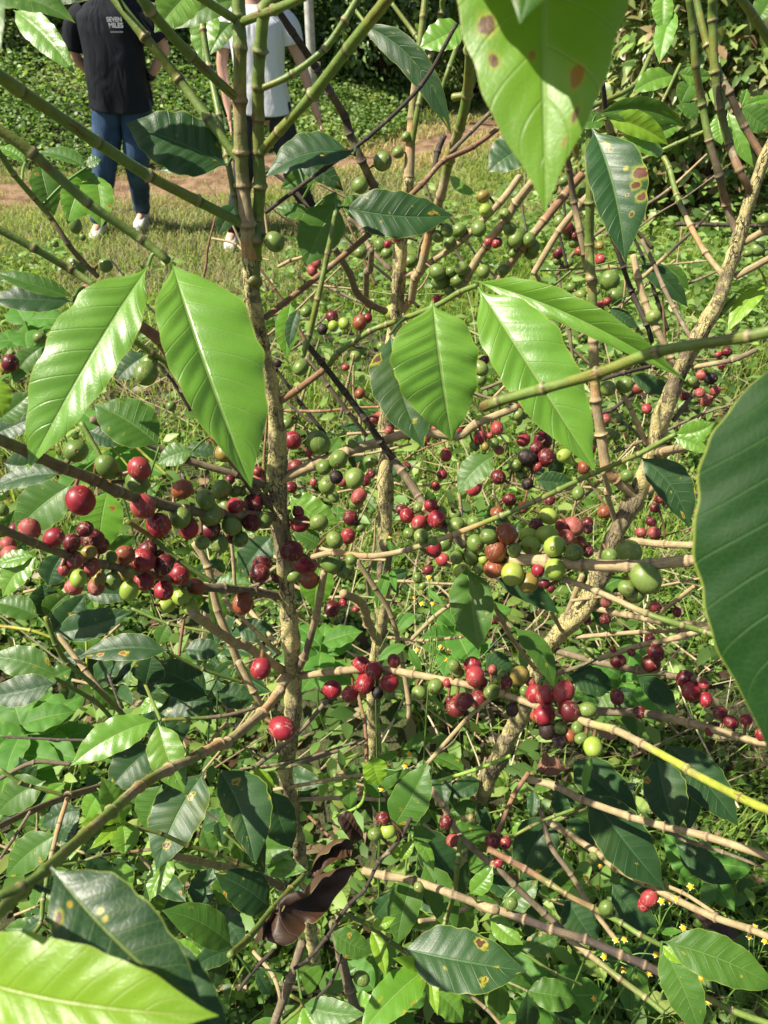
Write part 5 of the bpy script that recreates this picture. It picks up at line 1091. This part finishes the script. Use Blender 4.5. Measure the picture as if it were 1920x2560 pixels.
# ------------------------------------------------------------------ flowering weeds, broad weeds, dried leaves
petal = plain('white_petals', (.75, .75, .7), (.82, .82, .78), 50, .7, tw=.2); disc = plain('yellow_florets', (.75, .42, .02), (.85, .55, .04), 900, .8, .8, .001)
def flowerweed(label, d, hub, fl, lv, group='small yellow flowered weeds'):
    pts = [T2(f[0], f[1], f[2]) for f in fl]; hx, hy = T2(*hub); H = at(hx, hy, d); rx, ry = hx - 6, hy + 60; g = H + np.array([.0, .03, 0]); root3 = np.array([g[0], g[1], float(terrain(g[0], g[1]))])
    root = empty('flowering_weed', root3, label, 'weed', group); Vs, Fs, k = [], [], 0; rr = DR(int(hx))
    def tb(a, b, r): 
        nonlocal k
        C, _ = catmull([a, (a + b) / 2 + rr.normal(0, .004, 3), b], 8); V, F = tube(C, np.linspace(r, r * .7, 8), 6, False); Vs.append(V); Fs.append(F + k); k += len(V)
    tb(root3, H, .0016); heads = []
    for (fx, fy) in pts: q = at(fx, fy, d + rr.uniform(-.03, .03)); tb(H, q, .0007); heads.append(q)
    V = np.vstack(Vs); mk('stem', V, np.vstack(Fs), M['branch'], root, col=np.tile([.14, .26, .05, .5], (len(V), 1)))
    for q in heads:
        n = nrm(nrm(CAM - q) * .4 + np.array([0, 0, 1]) + rr.normal(0, .3, 3)); X = nrm(np.cross(n, [.3, .9, .1])); Y = np.cross(n, X); V = []; F = []
        for i in range(5):
            for j in range(10): a = j * .628; r = .0031 * math.cos(i * .38); V.append(q + (X * math.cos(a) + Y * math.sin(a)) * r + n * (.0022 * math.sin(i * .38)))
        F = [(i * 10 + j, i * 10 + (j + 1) % 10, (i + 1) * 10 + (j + 1) % 10, (i + 1) * 10 + j) for i in range(4) for j in range(10)]; f = mk('flower', V, F, disc, root, q)
        V = []; F = []
        for j in range(5):
            a = j * 1.2566 + rr.uniform(0, .3); u = X * math.cos(a) + Y * math.sin(a); w = -X * math.sin(a) + Y * math.cos(a); b = len(V)
            V += [q + u * .0024 - w * .0005, q + u * .0024 + w * .0005, q + u * .0038 + w * .0006 - n * .0004, q + u * .0039 - n * .0006, q + u * .0038 - w * .0006 - n * .0004]; F.append(tuple(range(b, b + 5)))
        mk('petals', V, F, petal, f, q)
    for (a, b, w) in lv:
        A = at(*T2(*a), d + .01); Tt = at(*T2(*b), d + rr.uniform(-.02, .02)); w = w * K * d / FPX; N, sc = leaf_normal(A, Tt, 0, int(hx)); V, F, uv = leaf_geo(A, Tt, w, w, N, .03, .08, .25, .5, 16, 4, 5, nveins=5); mk('leaf', V, F, M['v'], root, A, uv=uv)
flowerweed('yellow flowered weed in front of the wrinkled dark red cherry at lower right', .78, ('C3', 1020, 1080), [('C3', 967, 915), ('C3', 1027, 932), ('C3', 1077, 927), ('C3', 1118, 922)], [(('C3', 1015, 1110), ('C3', 940, 1125), 18), (('C3', 1020, 1115), ('C3', 1160, 1110), 22)])
flowerweed('yellow flowered weed between the two large pale leaves at lower right', .8, ('C3', 1100, 1260), [('C3', 1097, 1103), ('C3', 1157, 1090), ('C3', 1200, 845)], [(('C3', 1100, 1270), ('C3', 1180, 1340), 20)])
flowerweed('yellow flowered weed beside the dark tipped twig at lower right', .82, ('C3', 780, 1290), [('C3', 757, 1162), ('C3', 808, 1158), ('C3', 688, 1262), ('C3', 800, 1338), ('C3', 953, 1360), ('C3', 995, 1247)], [(('C3', 770, 1180), ('C3', 620, 1265), 28), (('C3', 790, 1200), ('C3', 860, 1260), 20), (('C3', 880, 1320), ('C3', 940, 1430), 30)])
flowerweed('yellow flowered weed nearest the bottom edge at lower right', .95, ('C3', 1000, 1630), [('C3', 1262, 1392), ('C3', 630, 1508), ('C3', 1265, 1550), ('C3', 1307, 1530)], [(('C3', 1000, 1600), ('C3', 900, 1480), 30)])
flowerweed('yellow flowered weed at the right edge low down', .9, ('C3', 1590, 1300), [('C3', 1583, 1085), ('C3', 1549, 1142), ('C3', 1640, 1168)], [(('C3', 1590, 1300), ('C3', 1500, 1380), 28)])
flowerweed('yellow flowered weed in the shade under the large dark leaves', .95, ('C3', 680, 1000), [('C3', 666, 725), ('C3', 580, 795), ('C3', 600, 828), ('C3', 648, 850)], [(('C3', 680, 900), ('C3', 820, 770), 16), (('C3', 680, 900), ('C3', 560, 860), 18)])
flowerweed('yellow flowered weed at centre beside the single hanging green leaf', .9, ('B2', 1120, 1090), [('B2', 1190, 920), ('B2', 1235, 945), ('B2', 1220, 992), ('B2', 1048, 938), ('B2', 1142, 665), ('B2', 1162, 735), ('B2', 1120, 507), ('B2', 1078, 662)], [(('B2', 1060, 895), ('B2', 1200, 970), 20), (('B2', 1000, 920), ('B2', 1075, 1060), 28), (('B2', 990, 905), ('B2', 810, 1005), 35), (('B2', 1110, 580), ('B2', 1210, 670), 20)])
flowerweed('yellow flowered weed above the curled brown leaf', .8, ('B3', 830, 140), [('B3', 980, 130), ('B3', 1003, 60), ('B3', 840, 265)], [(('B3', 805, 100), ('B3', 945, 50), 28), (('B3', 690, 240), ('B3', 605, 220), 20), (('B3', 740, 230), ('B3', 830, 320), 25)])
flowerweed('slender weed with narrow leaves left of centre', 1.0, ('B2', 800, 990), [('B2', 885, 275), ('B2', 1025, 628)], [(('B2', 880, 465), ('B2', 812, 700), 38), (('B2', 900, 460), ('B2', 925, 590), 22), (('B2', 870, 260), ('B2', 905, 370), 15), (('B2', 1040, 720), ('B2', 930, 825), 42)])
def broadweed(label, tile, x, y, d, n, L, seed, kind='v'):
    rr = DR(seed); px, py = T2(tile, x, y); c = at(px, py, d); g = np.array([c[0], c[1] + .03, float(terrain(c[0], c[1]))]); root = empty('broad_leaved_weed', g, label, 'weed', 'broad leaved weeds'); C, _ = catmull([g, (g + c) / 2 + rr.normal(0, .01, 3), c], 8); V, F = tube(C, np.linspace(.003, .002, 8), 6, False); mk('stem', V, F, M['branch'], root, col=np.tile([.13, .24, .05, .5], (len(V), 1)))
    for i in range(n):
        a = i * 2.4 + rr.uniform(-.3, .3); q = c - np.array([0, 0, .012 * i]); el = rr.uniform(-.1, .45) ; dv = np.array([math.cos(a) * math.cos(el), math.sin(a) * math.cos(el), math.sin(el) * .6]); l = L * rr.uniform(.65, 1.1)
        V, F, uv = leaf_geo(q, q + dv * l, l * .3, l * .3, np.array([0, -.2, 1.]) + rr.normal(0, .15, 3), .02, .08, .15, 1.2, 22, 6, seed + i, nveins=7); mk('leaf', V, F, M[kind], root, q, uv=uv)
for a in (('pale green broad leaved weed at the left edge under the red cherries', 'A2', 120, 1380, 1.5, 9, .13, 1), ('broad leaved weed at the left edge just above the grey branch', 'A3', 80, 60, 1.5, 8, .12, 2), ('broad leaved weed left of the two big hanging leaves', 'A1', 150, 480, 1.7, 8, .13, 3), ('broad leaved weed behind the big pair of leaves', 'A1', 640, 1150, 1.6, 8, .14, 4), ('broad leaved weed low at the right edge in the grass', 'C3', 1300, 700, 1.4, 7, .1, 5), ('broad leaved weed at the bottom edge right of centre', 'C3', 350, 1500, 1.2, 9, .11, 6), ('broad leaved weed under the pale leaf at bottom centre', 'B3', 800, 1450, 1.3, 8, .1, 7), ('broad leaved weed in the shade behind the front trunk', 'B2', 480, 900, 1.6, 8, .12, 8), ('broad leaved weed between the middle and the leaning trunk', 'B2', 1280, 780, 1.7, 8, .13, 9), ('broad leaved weed behind the berries at right', 'C2', 800, 1080, 1.6, 8, .12, 10)): broadweed(*a)
brn = leaf_mat('dry_leaf', (.085, .04, .016), (.02, .012, .008), (.13, .06, .02), .42, backc=(.16, .09, .04), tw=.08, vein=(.1, .05, .03)); tan = leaf_mat('dry_tan_leaf', (.36, .2, .13), (.26, .13, .08), (.4, .22, .14), .7, backc=(.36, .24, .15), tw=.2, vein=(.3, .18, .12), sheen=.2)
def dryleaf(label, tile, a, b, d0, d1, w, m, seed, curl=1.6, cr=.006):
    A = at(*T2(tile, *a), d0); Tt = at(*T2(tile, *b), d1); w = w * K * d0 / FPX; N, sc = leaf_normal(A, Tt, 0, seed); V, F, uv = leaf_geo(A, Tt, w, w, N, .05, .06, .0, 2.2, 44, 12, seed)
    ax_ = nrm(Tt - A); S = np.cross(ax_, N); q = V - A; t = q @ ax_; l = q @ S; z = q @ N; th = l / w * curl; R_ = w / curl; V = A + np.outer(t, ax_) + np.outer(R_ * np.sin(th), S) + np.outer(z + R_ * (1 - np.cos(th)), N)
    V = V + np.array([[noise.noise(Vector(p * 45 + seed)) * cr, noise.noise(Vector(p * 45 + 7 + seed)) * cr, noise.noise(Vector(p * 45 + 19)) * cr] for p in V])
    o = mk('dried_leaf', V, F, m, None, A, uv=uv); tag(o, label, 'dead leaf')
dryleaf('large curled dark brown dead leaf lying across the green twig at lower centre', 'B3', (665, 740), (40, 1210), .6, .57, 135, brn, 3, 1.7, .02)
dryleaf('twisted dull brown dead leaf caught above the large curled one', 'B3', (700, 580), (375, 800), .62, .6, 90, brn, 5, 2.2, .008)
dryleaf('small brown dead leaf scrap with pointed end above the other two', 'B3', (730, 600), (560, 440), .64, .64, 85, brn, 9, 1.7, .008)
dryleaf('crumpled pinkish tan dead leaf on the pale branch at lower right', 'C3', (430, 230), (265, 110), .74, .76, 120, tan, 6, 1.5, .012)
dryleaf('grey pink dead leaf scrap under the red and black cherries', 'C2', (640, 1390), (740, 1450), .68, .68, 32, tan, 8, 1.3, .006)
dryleaf('flat dark purple brown dead leaf on the ground by the yellow flowers', 'C3', (1220, 1010), (1500, 1130), 1.0, 1.0, 60, brn, 11, .6)
# unseen leaf pair above the top right leaf, casting the shadow across it
for (A_, T_, w) in (((1500, -420), (1300, 60), 170), ((1150, -500), (1330, -60), 150)):
    add_leaf('R', 'm', at(A_[0], A_[1], .24), at(T_[0], T_[1], .20), w * .22 / FPX, w * .22 / FPX, .02, .06, .2, 0, 30, 8, parent=SH['R'])
# ------------------------------------------------------------------ light, sky, camera
SUN_AZ, SUN_EL = math.radians(-99), math.radians(53)     # azimuth from +Y (away from camera), negative = to the left
sd = np.array([math.sin(SUN_AZ) * math.cos(SUN_EL), math.cos(SUN_AZ) * math.cos(SUN_EL), math.sin(SUN_EL)])
L = bpy.data.lights.new('sun', 'SUN'); L.energy = 5.; L.angle = math.radians(.6); L.color = (1, .93, .8); lo = bpy.data.objects.new('sun', L); COL.objects.link(lo)
lo.rotation_euler = Vector(sd).to_track_quat('Z', 'Y').to_euler(); lo.location = (0, 0, 8)
w = bpy.data.worlds.new('World'); SC.world = w; w.use_nodes = True; nt = w.node_tree; bg = nt.nodes['Background']; sk = nt.nodes.new('ShaderNodeTexSky'); sk.sky_type = 'NISHITA'; sk.sun_disc = False
sk.sun_elevation = SUN_EL; sk.sun_rotation = SUN_AZ; sk.dust_density = 2.5; nt.links.new(sk.outputs[0], bg.inputs[0]); bg.inputs[1].default_value = .058
cam = bpy.data.cameras.new('camera'); co = bpy.data.objects.new('camera', cam); COL.objects.link(co); co.location = CAM; co.rotation_euler = (math.radians(53), 0, 0)
cam.lens = 26; cam.sensor_width = 36; cam.clip_end = 500; cam.clip_start = .02; cam.dof.use_dof = True; cam.dof.focus_distance = .72; cam.dof.aperture_fstop = 17; SC.camera = co
SC.view_settings.view_transform = 'Standard'; SC.view_settings.look = 'None'; SC.view_settings.exposure = .88; SC.view_settings.gamma = 1
SC.cycles.max_bounces = 7; SC.cycles.transmission_bounces = 3; SC.cycles.transparent_max_bounces = 4; SC.cycles.sample_clamp_indirect = 6
